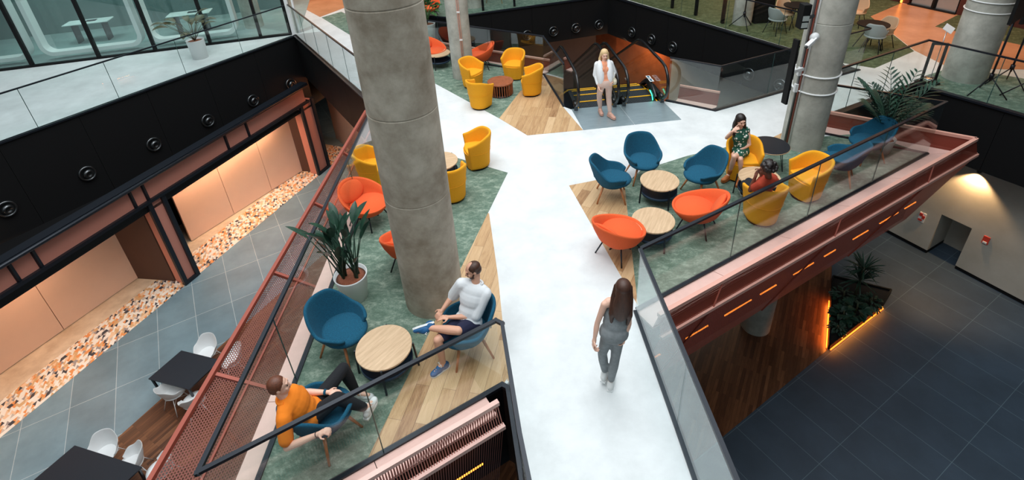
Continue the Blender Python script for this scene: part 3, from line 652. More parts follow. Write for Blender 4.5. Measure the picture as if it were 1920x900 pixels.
def rframe(t0, t1, label, s=.45, z0=.16, z1=3.4, r=.38, w=.13):
    o = thing('pod_frame', label, 'frame', GW_((t0 + t1) / 2, s), math.atan2(gwd.y, gwd.x), 'white rounded pod frames'); hw = (t1 - t0) / 2
    def ring(hw, z0, z1, r):
        pts = []
        for cx, cz, a0 in ((hw - r, z0 + r, -90), (hw - r, z1 - r, 0), (-hw + r, z1 - r, 90), (-hw + r, z0 + r, 180)):
            for k in range(9): a = math.radians(a0 + 90 * k / 8); pts.append((cx + r * math.cos(a), cz + r * math.sin(a)))
        return pts
    A = ring(hw, z0, z1, r); B = ring(hw - w, z0 + w, z1 - w, r - w * .8); mb = MB(); n = len(A)
    rows = [[(x, -.06, z) for x, z in A], [(x, -.06, z) for x, z in B], [(x, .3, z) for x, z in B], [(x, .3, z) for x, z in A]]
    for i in range(4):
        a, b = rows[i], rows[(i + 1) % 4]
        for j in range(n): j2 = (j + 1) % n; mb.poly([a[j], a[j2], b[j2], b[j]])
    mb.build('surround', M['white'], o)
    MB().box(-hw, hw, .9, .94, 0, 3.4).build('inner_screen', M['glass_dark'], o)
wa = wt(2, 128, .45)
rframe(wt(-240, 150, .45), wt(66, 113, .45), 'white rounded frame behind the gallery glass, cut by the left picture edge')
rframe(wt(84, 108, .45), wt(276, 90, .45), 'white rounded frame behind the gallery glass, middle one without a plant before it')
rframe(wt(287, 86, .45), wt(452, 70, .45), 'white rounded frame behind the gallery glass, behind the potted plant')
def office_desk(P, rz, label):
    o = thing('meeting_table', label, 'table', P, rz, 'white tables inside the pods')
    MB().box(-.75, .75, -.33, .33, .70, .74).build('tabletop', M['white'], o, bevel=.15)
    for x in (-.5, .5): MB().bar((x, 0, 0), (x, 0, .7), .05, .4).build('leg', M['blackmetal'], o)
    MB().prism([(-.05, -.1), (.28, -.1), (.28, .1), (-.05, .1)], .742, .76).build('console_tray', M['blackmetal'], o)
q = G(165, 40, .74); office_desk((q.x, q.y, .012), math.atan2(gwd.y, gwd.x), 'white rounded table with black tray inside the middle glazed pod')
q = G(355, 24, .74); office_desk((q.x, q.y, .012), math.atan2(gwd.y, gwd.x), 'white rounded table inside the glazed pod behind the plant')
def swivel(P, rz, label):
    o = thing('office_chair', label, 'chair', P, rz, 'dark chairs inside the pods')
    MB().lathe([(.0, 0), (.28, .0), (.26, .03), (.04, .06), (.03, .42), (0, .42)], 16).build('pedestal', M['blackmetal'], o)
    MB().ell((0, 0, .46), (.25, 0, 0), (0, .25, 0), (0, 0, .06)).build('seat', M['cloth_k'], o)
    rows = [[(.25 * math.cos(a), -.25 * math.sin(a), .48 + .36 * k / 4) for a in [PI * i / 10 for i in range(11)]] for k in range(5)]
    MB().shell(rows, .03, lambda p: V((-p.x, -p.y, 0))).build('backrest', M['cloth_k'], o)
swivel(G(128, 30) + V((0, 0, .012)), -1.2, 'dark office chair left of the white table in the middle pod'); swivel(G(215, 20) + V((0, 0, .012)), 1.4, 'dark office chair right of the white table in the middle pod')
swivel(G(420, 10) + V((0, 0, .012)), 1.4, 'dark office chair inside the pod behind the plant')
column(xy(G(478, 50)), .34, 'pale column inside the glazed gallery end', top=4.2, group='round concrete columns')
lamp('office_light', 'AREA', GW_(6, 2, 4.2), 130, (.8, 1, .98), 4, 1.5, aim=GW_(6, 2.01, 0)); lamp('office_light', 'AREA', GW_(11.5, 2, 4.2), 110, (.8, 1, .98), 4, 1.5, aim=GW_(11.5, 2.01, 0))
lamp('hall_light_left', 'AREA', (-8, 24, 4), 130, (1, .5, .25), 3, aim=(-8, 24.01, 0))
# right hall lights
hl = G(1690, 50); lamp('hall_light', 'AREA', (hl.x, hl.y, 4.5), 125, (1, .46, .2), 3.5, aim=(hl.x, hl.y + .01, 0))
h2 = G(1850, 110); lamp('hall_light', 'AREA', (h2.x + 1, h2.y, 4.5), 60, (1, .72, .5), 2.5, aim=(h2.x + 1, h2.y + .01, 0))
h3 = G(1400, 10); lamp('hall_light', 'AREA', (h3.x, h3.y, 4.5), 90, (1, .6, .32), 3, aim=(h3.x, h3.y + .01, 0))
# ================================================================== SEATS AND TABLES (front of each is local +Y)
def sstep(a, b, x): t = min(1, max(0, (x - a) / (b - a))); return t * t * (3 - 2 * t)
def make_blue(loc, rz, label):
    o = thing('lounge_chair', label, 'chair', loc, rz, 'petrol blue shell chairs'); A = math.radians(138); rows = []
    nt, nz = 36, 9
    for k in range(nz + 1):
        v = k / nz; r = []
        for i in range(nt + 1):
            a = -A + 2 * A * i / nt; q = abs(a) / A              # a=0 is the back
            top = .80 - .25 * sstep(.22, .62, q) - .05 * sstep(.8, 1, q)
            bot = .30 + .02 * q
            z = bot + (top - bot) * v
            R = .20 + .15 * (v ** .55) + .05 * v * (1 - q) - .01 * q
            fwd = .03 * sstep(.6, 1, q)
            x = -math.sin(a) * R * 1.0; y = -math.cos(a) * R * (1.03 if q < .5 else 1.0) + fwd
            if q > .93: x *= 1 - .06 * (q - .93) / .07 * 1
            r.append((x, y, z))
        rows.append(r)
    MB().shell(rows, .045, lambda p: V((-p.x, -p.y + .02, 0))).build('backrest_shell', M['blue'], o, subsurf=1)
    MB().lathe([(0, .285), (.16, .285), (.235, .315), (.24, .34), (0, .345)], 28, (0, .02, 0)).build('seat_base', M['blue'], o)
    MB().lathe([(0, .335), (.23, .34), (.285, .365), (.30, .395), (.285, .425), (.24, .44), (0, .45)], 32, (0, .055, 0), .96, 1.02).build('seat_cushion', M['blue'], o)
    mb = MB().tube([(-.20, -.255, .50), (-.1, -.30, .49), (0, -.315, .487), (.1, -.30, .49), (.20, -.255, .50)], .006, 6); mb.build('seam', M['blue'], o)
    for sx, sy in ((-1, -1), (1, -1), (1, 1), (-1, 1)):
        MB().tube([(sx * .15, sy * .15 + .01, .31), (sx * .245, sy * .25 + .01, 0)], [.021, .013], 12).build('leg', M['beech'], o)
    return o
def make_orange(loc, rz, label):
    o = thing('tub_chair', label, 'chair', loc, rz, 'orange low tub chairs'); n = 36; prof = [(.10, .24), (.22, .245), (.31, .29), (.37, .36), (.40, .42)]
    def P(rr, zz, a, top):      # a=0 back
        b = .5 + .5 * math.cos(a); lift = b ** 1.6
        z = zz + (top * lift) * .29 * ((zz - .24) / .18) ** 1.0
        R = rr * (1 + .05 * lift * top)
        return (-math.sin(a) * R * 1.0, -math.cos(a) * R * 1.02 - .03 * lift * (zz - .24) / .18, z)
    outer = [[P(r, z, 2 * PI * j / n, 1) for j in range(n)] for r, z in prof]
    inner = [[P(r - .035, z + .005, 2 * PI * j / n, 1) for j in range(n)] for r, z in prof[::-1]]
    rim = [[P(.392, .437, 2 * PI * j / n, 1) for j in range(n)]]
    mb = MB(); mb.grid(outer + rim + inner, True, True); mb.face([j for j in range(n)][::-1]); k = len(mb.v); mb.face([k - n + j for j in range(n)]); mb.build('shell', M['orange'], o)
    MB().lathe([(0, .27), (.27, .30), (.335, .345), (.35, .38), (.32, .42), (0, .435)], 32, (0, .045, 0), .95, .95).build('seat_cushion', M['orange'], o)
    MB().ell((0, -.30, .565), (.27, 0, 0), (0, .055, .02), (0, -.085, .165), 28, 14).build('back_cushion', M['orange'], o)
    mb = MB(); mb.tube([(.16, .16, .26), (-.16, .16, .26), (-.16, -.16, .26), (.16, -.16, .26), (.16, .16, .26)], .012, 8); mb.bar((.23, 0, .20), (-.23, 0, .20), .018, .018); mb.bar((0, .23, .20), (0, -.23, .20), .018, .018); mb.build('base_frame', M['blackmetal'], o)
    for sx, sy in ((-1, -1), (1, -1), (1, 1), (-1, 1)): MB().tube([(sx * .16, sy * .16, .27), (sx * .255, sy * .255, 0)], .012, 8).build('leg', M['blackmetal'], o)
    return o
def make_yellow(loc, rz, label):
    o = thing('barrel_chair', label, 'chair', loc, rz, 'yellow barrel chairs'); rows = []; nt = 34; A = math.radians(140)
    def U(t, R, d=.24):
        hl = PI * R / 2 + d; u = abs(t) * hl; sg = -1 if t < 0 else 1
        if u < PI * R / 2: return sg * R * math.sin(u / R), -R * math.cos(u / R)
        return sg * R, u - PI * R / 2
    for k in range(11):
        v = k / 10; r = []
        for i in range(nt + 1):
            t = -1 + 2 * i / nt; q = abs(t); top = .765 - .145 * sstep(.30, 1, q); z = .035 + (top - .035) * v; R = .245 + .082 * v ** 1.5; x, y = U(t, R, .17 + .05 * v); r.append((x, y - .02, z))
        rows.append(r)
    MB().shell(rows, .055, lambda p: V((-p.x, -p.y if p.y < 0 else 0, 0))).build('backrest_shell', M['yellow'], o, subsurf=1)
    mb = MB(); rr = []
    for z in (.035, .2, .385):
        v = z / .70; R = .245 + .082 * v ** 1.5 - .03; pts = [U(-1 + 2 * i / 24, R, .17 + .05 * v) for i in range(25)]; rr.append([(x, y - .02, z) for x, y in pts] + [(R * .5, .20 + .06 * v, z), (0, .21 + .07 * v, z), (-R * .5, .20 + .06 * v, z)])
    n = len(rr[0]); mb.grid(rr, False, True); mb.face(range(n - 1, -1, -1)); mb.face([2 * n + j for j in range(n)]); mb.build('seat_block', M['yellow'], o)
    cu = MB(); rr = []
    for z, g in ((.38, .0), (.425, .0), (.44, .02)):
        R = .248 - g; pts = [U(-1 + 2 * i / 24, R, .20) for i in range(25)]; rr.append([(x, y - .02 + (-g if y > .1 else 0), z) for x, y in pts] + [(R * .5, .215 - g, z), (0, .225 - g, z), (-R * .5, .215 - g, z)])
    n = len(rr[0]); cu.grid(rr, False, True); cu.face([2 * n + j for j in range(n)]); cu.build('seat_cushion', M['yellow'], o, bevel=.012)
    MB().lathe([(0, 0), (.22, 0), (.22, .036), (0, .036)], 28).build('plinth', M['black'], o)
    mb = MB().tube([(x, y - .02, .40) for x, y in [U(-1 + i / 15, .284, .19) for i in range(31)]], .003, 5); mb.build('seam', M['yellow'], o)
    return o
def make_table(loc, rz, label, r=.34, h=.42):
    o = thing('coffee_table', label, 'table', loc, rz, 'two tier oak coffee tables')
    MB().lathe([(0, h - .028), (r - .004, h - .028), (r, h - .022), (r, h - .006), (r - .003, h - .001), (0, h)], 56, smooth=False).build('tabletop', M['oaktop'], o)
    MB().lathe([(0, .17), (r - .02, .17), (r - .02, .215), (r - .03, .215), (r - .035, .185), (0, .183)], 48).build('lower_shelf', M['navyshelf'], o)
    for k in range(4):
        a = PI / 4 + k * PI / 2; MB().bar((math.cos(a) * (r + .008), math.sin(a) * (r + .008), h - .01), (math.cos(a) * (r + .03), math.sin(a) * (r + .03), 0), .022, .022, (math.cos(a), math.sin(a), 0)).build('leg', M['blackmetal'], o)
    return o
def at(px, py, z=0): q = G(px, py, z); return V((q.x, q.y, .004))
T1 = V((-1.74, 4.60, .004)); T2 = at(1237, 337, .42); T3 = at(1225, 411, .42); T4 = at(1424, 332, .42); T5 = at(822, 99, .42); T6 = V((-1.42, 8.95, .004)); T7 = at(1444, 272, .5)
t0 = make_table(T1, math.radians(50), 'round oak coffee table with dark blue shelf between the two seated men', .345)
for P, a, lab in ((T2, 58, 'round oak coffee table with blue shelf among the three blue chairs'), (T3, 62, 'round oak coffee table with blue shelf between the two orange chairs'), (T4, 20, 'round oak coffee table in front of the person in the rust shirt'), (T5, 30, 'round oak coffee table between orange chairs behind the slim column'), (T6, 10, 'oak coffee table mostly hidden behind the thick column')):
    dup(t0, P, math.radians(a), lab, scale=(.97 if P is T2 or P is T3 else 1))
o = thing('side_table', 'round black topped side table with hairpin legs beside the column', 'table', T7)
MB().lathe([(0, .475), (.335, .475), (.345, .482), (.345, .497), (.34, .5), (0, .5)], 48, smooth=False).build('tabletop', M['blackmetal'], o)
MB().lathe([(.345, .478), (.349, .478), (.349, .494), (.345, .494)], 48).build('edge_band', M['oakedge'], o)
for k in range(3):
    a = math.radians(80 + 120 * k); c, s = math.cos(a), math.sin(a); t = V((-s, c, 0)) * .07; b = V((c, s, 0))
    MB().tube([b * .20 + t + V((0, 0, .475)), b * .30 + V((0, 0, .012)) + t * .15, b * .30 + V((0, 0, .008)), b * .30 + V((0, 0, .012)) - t * .15, b * .20 - t + V((0, 0, .475))], .007, 8).build('hairpin_leg', M['blackmetal'], o)
TS = at(938, 152, .36)
o = thing('slatted_table', 'low round cherry wood table with vertical slats among four yellow chairs', 'table', TS)
MB().lathe([(0, .33), (.33, .33), (.335, .335), (.335, .36), (.33, .365), (0, .365)], 48, smooth=False).build('tabletop', M['slat'], o)
MB().lathe([(0, 0), (.30, 0), (.30, .02), (0, .02)], 36).build('base_disc', M['blackmetal'], o)
for k in range(30): a = 2 * PI * k / 30; MB().bar((math.cos(a) * .30, math.sin(a) * .30, .02), (math.cos(a) * .30, math.sin(a) * .30, .33), .022, .03, (math.cos(a), math.sin(a), 0)).build('slat', M['slat'], o)
MB().lathe([(.0, .02), (.2, .02), (.2, .33), (0, .33)], 24).build('core_drum', M['black'], o)

def fr(P, q): return face_rz(P, q)
BC = [(V((-2.36, 4.95, .004)), V((-1.72, 4.62)), 'petrol blue lounge chair, empty, beside the strelitzia and left of the near coffee table'),
 (V((-2.27, 3.75, .004)), G(690, 738), 'petrol blue lounge chair holding the man in the orange shirt'),
 (V((-0.72, 4.81, .004)), V((-1.70, 4.45)), 'petrol blue lounge chair under the man in the white shirt'),
 (V((1.72, 8.0, .004)), V((2.9, 7.8)), 'petrol blue lounge chair nearest the white walkway, beside the oak strip'),
 (V((2.42, 8.55, .004)), V((2.50, 7.5)), 'petrol blue lounge chair facing the camera with its high back to the walkway'),
 (V((3.36, 7.97, .004)), V((2.40, 7.55)), 'petrol blue lounge chair beside the woman in the floral dress'),
 (V((5.90, 8.10, .004)), V((5.0, 8.7)), 'petrol blue lounge chair seen from behind, dark, at the glass past the empty yellow chair'),
 (V((6.78, 8.72, .004)), V((5.7, 8.62)), 'petrol blue lounge chair at the far tip of the right deck by the palm')]
c0 = make_blue(BC[0][0], fr(BC[0][0], BC[0][1]), BC[0][2])
for P, q, lab in BC[1:]: dup(c0, P, fr(P, q), lab)
OC = [(V((-2.60, 7.72, .004)), V((-1.6, 7.15)), 'orange tub chair facing the thick column, reflected in the glass'),
 (V((-1.70, 6.55, .004)), V((-1.3, 8.0)), 'orange tub chair mostly hidden behind the thick column'),
 (V((1.56, 6.50, .004)), V((2.3, 7.15)), 'orange tub chair standing half on the oak strip by the bridge'),
 (V((2.93, 6.98, .004)), V((2.1, 7.55)), 'orange tub chair between the coffee table and the seated rust shirt'),
 (at(812, 96, .38), V((-1.7, 15.0)), 'orange tub chair at the back lounge, half hidden behind the thick column'),
 (at(899, 104, .38), V((-1.9, 14.75)), 'orange tub chair with its back to the escalators beside the slim column'),
 (at(806, 14, .38), V((-2.6, 18)), 'orange tub chair on the far upper carpet behind the slim column')]
c1 = make_orange(OC[0][0], fr(OC[0][0], OC[0][1]), OC[0][2])
for P, q, lab in OC[1:]: dup(c1, P, fr(P, q), lab)
YC = [(at(895, 310), V((-2.0, 9.1)), 'yellow barrel chair at the carpet edge right of the thick column, farther one'),
 (at(849, 370), V((-1.5, 9.2)), 'yellow barrel chair seen from behind beside the thick column'),
 (V((-2.75, 8.95, .004)), V((-1.5, 8.9)), 'yellow barrel chair peeking out left of the thick column'),
 (V((4.22, 8.36, .004)), V((4.0, 7.5)), 'yellow barrel chair under the woman in the floral dress'),
 (V((4.06, 7.10, .004)), V((4.10, 7.9)), 'yellow barrel chair holding the person in the rust shirt'),
 (V((5.08, 7.66, .004)), V((4.2, 7.45)), 'empty yellow barrel chair on the right deck'),
 (at(887, 162), xy(TS), 'yellow barrel chair left of the slatted table, touching the slim column in view'),
 (at(965, 146), xy(TS), 'yellow barrel chair on the far side of the slatted table'),
 (at(996, 176), xy(TS), 'yellow barrel chair on the oak strip right of the slatted table'),
 (at(902, 200), xy(TS), 'yellow barrel chair nearest the white walkway at the slatted table')]
c2 = make_yellow(YC[0][0], fr(YC[0][0], YC[0][1]), YC[0][2])
for P, q, lab in YC[1:]: dup(c2, P, fr(P, q), lab)

# ================================================================== PLANTS
def leafblade(mb, base, d, length, width, droop=.25, n=7, fold=.18, up=V((0, 0, 1))):
    d = V(d).normalized(); side = d.cross(up)
    side = side.normalized() if side.length > .05 else V((1, 0, 0))
    rows = []; p = V(base)
    for i in range(n + 1):
        t = i / n; w = width * (math.sin(PI * min(1, t * .96 + .03)) ** .8); nn = side.cross(d).normalized()
        rows.append([p - side * w / 2 + nn * w * fold, p, p + side * w / 2 + nn * w * fold]); d = (d - V((0, 0, droop / n))).normalized(); p = p + d * length / n
    mb.grid(rows)
def pot(o, r0, r1, h, material='white', soil='soil', rim=True):
    MB().lathe([(0, 0), (r0, 0), (r1, h - .02), (r1 + .006, h), (r1 - .012, h), (r1 - .022, h - .06), (0, h - .06)], 40).build('pot', M[material], o)
    MB().lathe([(r1 - .024, h - .055), (r1 * .5, h - .04), (0, h - .035)], 30).build('soil', M[soil], o)
rnd = random.Random(3)
P = at(668, 556); o = thing('strelitzia', 'potted strelitzia with broad dark leaves behind the near blue chair', 'plant', P)
pot(o, .17, .235, .44, 'white', 'soil'); st, lf = MB(), MB()
for k in range(38):
    a = rnd.uniform(0, 2 * PI); cl = rnd.choice([-.09, .09]); tilt = rnd.uniform(.05, .42); L = rnd.uniform(.38, .92)
    b = V((cl + rnd.uniform(-.03, .03), rnd.uniform(-.05, .05), .40)); d = V((math.cos(a) * math.sin(tilt), math.sin(a) * math.sin(tilt), math.cos(tilt)))
    e = b + d * L; out = V((math.cos(a), math.sin(a), 0)); mid = b + d * L * .5 - out * .02; st.tube([b, mid, e], [.012, .009, .006], 6)
    leafblade(lf, e - d * .03, (d + out * .25).normalized(), rnd.uniform(.26, .40), rnd.uniform(.085, .13), .5)
st.build('stems', M['leaf'], o); lf.build('foliage', M['leaf'], o)
def palm(P, label, r, h, nfr, hh, potm='white', scale=1, lean=.36):
    o = thing('potted_palm', label, 'plant', P); pot(o, r * .8, r, h, potm); f = MB(); s = MB()
    for k in range(nfr):
        a = 2 * PI * k / nfr * 1.9 + rnd.uniform(-.3, .3); tilt = rnd.uniform(.06, lean); L = hh * rnd.uniform(.6, 1.0); d = V((math.cos(a) * math.sin(tilt), math.sin(a) * math.sin(tilt), math.cos(tilt))); p = V((0, 0, h - .04)); pts = []
        for i in range(15):
            pts.append(p.copy()); t = i / 14
            if t > .3:
                side = d.cross(V((0, 0, 1))).normalized(); w = .30 * scale * math.sin(PI * (t - .25) / .8) + .05
                for sg in (-1, 1): leafblade(f, p, (d * 1.1 + side * sg * .9), w, .05 * scale, .35, 3, .1)
            d = (d + V((math.cos(a), math.sin(a), -.35)) * .038).normalized(); p = p + d * L / 14
        s.tube(pts, [.012 - .008 * i / 14 for i in range(15)], 6)
    s.build('stems', M['leaf'], o); f.build('foliage', M['leaf'], o); return o
palm(at(1650, 283), 'tall potted palm at the tip of the right deck behind the blue chair', .2, .30, 15, 1.45)
P = at(377, 108); o = thing('potted_plant', 'gallery plant with bronze leaves in a tall white cylinder pot', 'plant', P)
pot(o, .235, .27, .62, 'white', 'soil'); st, lf = MB(), MB()
for k in range(16):
    a = 2 * PI * k / 16 + rnd.uniform(-.3, .3); tilt = rnd.uniform(.25, 1.0); L = rnd.uniform(.5, .95); d = V((math.cos(a) * math.sin(tilt), math.sin(a) * math.sin(tilt), math.cos(tilt))); b = V((0, 0, .58)); e = b + d * L
    st.tube([b, b + d * L * .5 + V((0, 0, .05)), e], .007, 6); leafblade(lf, e, (d + V((math.cos(a), math.sin(a), -.2)) * .6), rnd.uniform(.36, .5), rnd.uniform(.2, .3), .7)
st.build('stems', M['leafbrown'], o); lf.build('foliage', M['leafbrown'], o)
P = at(805, 76); o = thing('potted_plant', 'bushy green plant in a white tapered pot behind the thick column', 'plant', P)
pot(o, .20, .27, .6, 'white', 'soil'); st, lf = MB(), MB()
for k in range(90):
    a = rnd.uniform(0, 2 * PI); ph = rnd.uniform(-.2, 1.4); R = rnd.uniform(.25, .5); c = V((math.cos(a) * math.cos(ph) * R, math.sin(a) * math.cos(ph) * R, 1.02 + math.sin(ph) * R * .9))
    leafblade(lf, c, (c - V((0, 0, .9))), .2, .13, .8, 4)
    if k % 6 == 0: st.tube([(0, 0, .55), c * .5 + V((0, 0, .45)), c], .009, 6)
st.build('stems', M['leaf2'], o); lf.build('foliage', M['leaf2'], o)
# sunken planter bed on the ground floor, with an amber light line
pl_ = [G(1560, 525, ZL), G(1553, 655, ZL), G(1652, 578, ZL), G(1668, 551, ZL)]; c = sum(pl_, V()) / 4; O = V((c.x, c.y, ZL + .006))
o = thing('planter_bed', 'dark four sided planter bed glowing amber along its near edges on the lower floor', 'planter', O)
loc = [xy(q - O) for q in pl_]; MB().prism(loc, 0, .10).build('soil', M['earth'], o)
ed = MB()
for i in range(4): a, b = loc[i], loc[(i + 1) % 4]; ed.bar((*a, .08), (*b, .08), .04, .16)
ed.build('kerb', M['black'], o)
led = MB()
for a, b, cut in ((0, 1, .35), (1, 2, .0)):
    A, B = V((*loc[a], .02)), V((*loc[b], .02)); n = (B - A).cross(V((0, 0, 1))).normalized()
    if n.dot(-A) > 0: n = -n
    A2 = A.lerp(B, cut); led.bar(A2 + n * .045, B + n * .045, .025, .03)
    w_ = (A2 + B) / 2 + n * .05 + O; l = lamp('planter_edge_light', 'AREA', (w_.x, w_.y, ZL + .16), 8, (1, .28, .04), (B - A2).length, .04, aim=(w_.x + n.x * .12, w_.y + n.y * .12, ZL)); dd = (B - A2).normalized()
    z = V((-n.x * .6, -n.y * .6, 1)).normalized(); y = z.cross(dd).normalized(); l.rotation_euler = Matrix((dd, y, z)).transposed().to_euler()
led.build('light_line', M['led2'], o)
def bush(P, label, kind, r, h, n, lw, ll, name='planter_shrub'):
    o = thing(name, label, 'plant', P, 0, 'planter plants'); lf = MB(); st = MB()
    for k in range(n):
        a = rnd.uniform(0, 2 * PI); q = rnd.random() ** .5
        if kind == 'spike':
            lev = rnd.choice([.62, 1.0]); b = V((0, 0, h * lev * .8)); tl = rnd.uniform(.2, 1.7); leafblade(lf, b, (math.cos(a) * math.sin(tl), math.sin(a) * math.sin(tl), math.cos(tl) + .1), ll, lw, .5, 4)
        else:
            b = V((math.cos(a) * r * q, math.sin(a) * r * q, h * rnd.uniform(.2, 1) * (1 - .5 * q))); leafblade(lf, b, (math.cos(a), math.sin(a), rnd.uniform(0, 1)), ll, lw, .9, 4)
    st.tube([(0, 0, -.02), (.02, 0, h * .5), (0, 0, h * .85)], .03 if kind == 'spike' else .02, 8); st.build('stem', M['leafbrown'], o); lf.build('foliage', M['leaf'], o)
def pb(px, py): q = G(px, py, ZL + .1); return V((q.x, q.y, ZL + .106))
bush(pb(1600, 560), 'spiky dracaena standing tallest in the dark planter bed', 'spike', .4, 1.25, 90, .04, .5, 'dracaena')
for (x, y, r, h, n, lw, ll, lab) in ((1578, 562, .22, .35, 60, .06, .14, 'low leafy shrub at the far corner of the planter bed'), (1630, 572, .22, .3, 70, .06, .14, 'low leafy shrub at the pointed end of the planter bed'), (1578, 597, .20, .3, 40, .12, .2, 'broad leaved plant in the middle of the planter bed'), (1602, 588, .18, .4, 24, .17, .24, 'large round leaved plant beside the dracaena'), (1568, 622, .14, .24, 50, .05, .11, 'low leafy shrub near the glowing corner of the planter bed')):
    bush(pb(x, y), lab, 'b', r, h, n, lw, ll)
# ================================================================== ESCALATORS
e0 = V((1.47, 11.66, 0)); e1 = V((3.72, 11.81, 0)); ex = (e1 - e0).normalized(); ea = math.atan2(ex.y, ex.x)
LP = [(1.6, 10.58), (3.87, 10.78), (3.72, 11.81), (1.47, 11.66)]
LPc = V(LP[0]).lerp(V(LP[1]), .52), V(LP[3]).lerp(V(LP[2]), .52)
for a, b, lab in ((0, 1, 'brushed steel floor plate before the escalator on which the blond person walks'), (1, 2, 'brushed steel floor plate before the right hand escalator')):
    q = [V(LP[0]), LPc[0], V(LP[1])], [V(LP[3]), LPc[1], V(LP[2])]; A, B, Cc, D = q[0][a], q[0][b], q[1][b], q[1][a]; g = (B - A).normalized() * .006; c = (A + Cc) / 2
    pl = MB().prism([xy(A + g - c), xy(B - g - c), xy(Cc - g - c), xy(D + g - c)], 0, .008).build('landing_plate', M['steel'], None, (c.x, c.y, .002)); tag(pl, lab, 'floor plate', 'escalator landing plates')
def escalator(P, label, green):
    o = thing('escalator', label, 'escalator', P, ea, 'escalators'); hw = .47
    LN = 9.0; sl = math.tan(math.radians(30)); fl_ = 1.9
    def zc(y): return 0 if y < fl_ * .35 else -(y - fl_ * .35) * sl
    mb = MB(); yl = MB()
    y = 0; z = 0; k = 0
    while y < LN:
        mb.box(-.40, .40, y, y + .39, z - .9 if k > 1 else z - .12, z - .015); 
        for r in range(20): mb.box(-.39 + r * .04, -.372 + r * .04, y + .005, y + .385, z - .016, z)
        yl.box(-.40, .40, y + .345, y + .39, z - .008, z + .004)
        for sx in (-.40, .37): yl.box(sx, sx + .03, y, y + .39, z - .008, z + .004)
        y += .40; k += 1
        if k > 1: z -= .06 if k == 2 else (.14 if k == 3 else .225)
    mb.build('steps', M['step'], o); yl.build('step_edging', M['yellowpaint'], o)
    def hp(x):
        pts = [(x, .05, .10)] + [(x, .02 - .40 * math.sin(PI * i / 14), .53 - .43 * math.cos(PI * i / 14)) for i in range(1, 14)]
        pts += [(x, .1, .97), (x, 1.5, .97), (x, 1.75, .95), (x, 2.0, .88)]; yy = 2.0; zz = .88
        pts.append((x, LN, .88 - (LN - 2.0) * sl)); return pts
    for sx in (-1, 1):
        x = sx * (hw + .0); H = hp(x); MB().tube(H, .036, 10).build('handrail', M['rubber'], o)
        gl = [(p[1], p[2]) for p in H[1:]]; bot = [(LN, -(LN - .66) * sl - .1), (.66, 0.05), (.1, .05)]
        mb = MB(); pts = gl + bot; ar = [(x - .005, a, b) for a, b in pts]; br = [(x + .005, a, b) for a, b in pts]; mb.poly(ar); mb.poly(br[::-1]); mb.build('glass_side', M['glass_dark'], o)
        mb = MB(); sk = [(-.12, -.02), (-.12, .12), (.1, .17), (.7, .17), (LN, -(LN - .7) * sl + .17), (LN, -(LN - .7) * sl - .9), (.6, -.35), (.02, -.02)]
        n = len(sk); a = [(x - .045, p, q) for p, q in sk]; b = [(x + .045, p, q) for p, q in sk]; mb.poly(a); mb.poly(b[::-1])
        for i in range(n): j = (i + 1) % n; mb.poly([a[i], b[i], b[j], a[j]])
        mb.build('skirt_panel', M['blackmetal_g'], o)
        MB().tube([(x, -.10, .12), (x, -.02, .16), (x, .10, .14)], [.05, .06, .05], 12).build('handrail_inlet', M['rubber'], o)
    # hooded inner decking on the right side with stickers and green light
    x = hw - .085; rows = []
    for i in range(13):
        t = i / 12; y = .08 + 1.5 * t; h = .10 + .24 * math.sin(PI * min(1, t * 1.05)) ** .8 - max(0, y - .7) * sl * .8; rows.append([(x - .075 + .15 * j / 6, y, h - .13 * (abs(j - 3) / 3) ** 2) for j in range(7)])
    MB().grid(rows).build('inner_decking', M['rubber'], o)
    for i, (a, b) in enumerate(((.45, .62), (.66, .82))):
        za = rows[4][3][2] + .012; zb = rows[6][3][2] + .012; mb = MB(); mb.prism([(x - .05, a), (x + .05, a), (x + .05, b), (x - .05, b)], za, za + .008); s_ = mb.build('sticker', M['white'], o)
        MB().prism([(x - .03, a + .03), (x + .02, a + .03), (x + .02, b - .03), (x - .03, b - .03)], za + .008, za + .012).build('pictogram', M['blue'], s_)
    if green: MB().tube([(x - .085, .34, .16), (x - .085, .16, .11), (x - .085, .08, .0)], .012, 8).build('status_light', M['greenled'], o)
    return o
E_1 = e0 + ex * .57; E_2 = e0 + ex * 1.74
escalator((E_1.x, E_1.y, 0), 'black glass sided escalator going down, behind the blond walking person', False)
escalator((E_2.x, E_2.y, 0), 'black glass sided escalator going down, with green status light, beside the pointed glass', True)

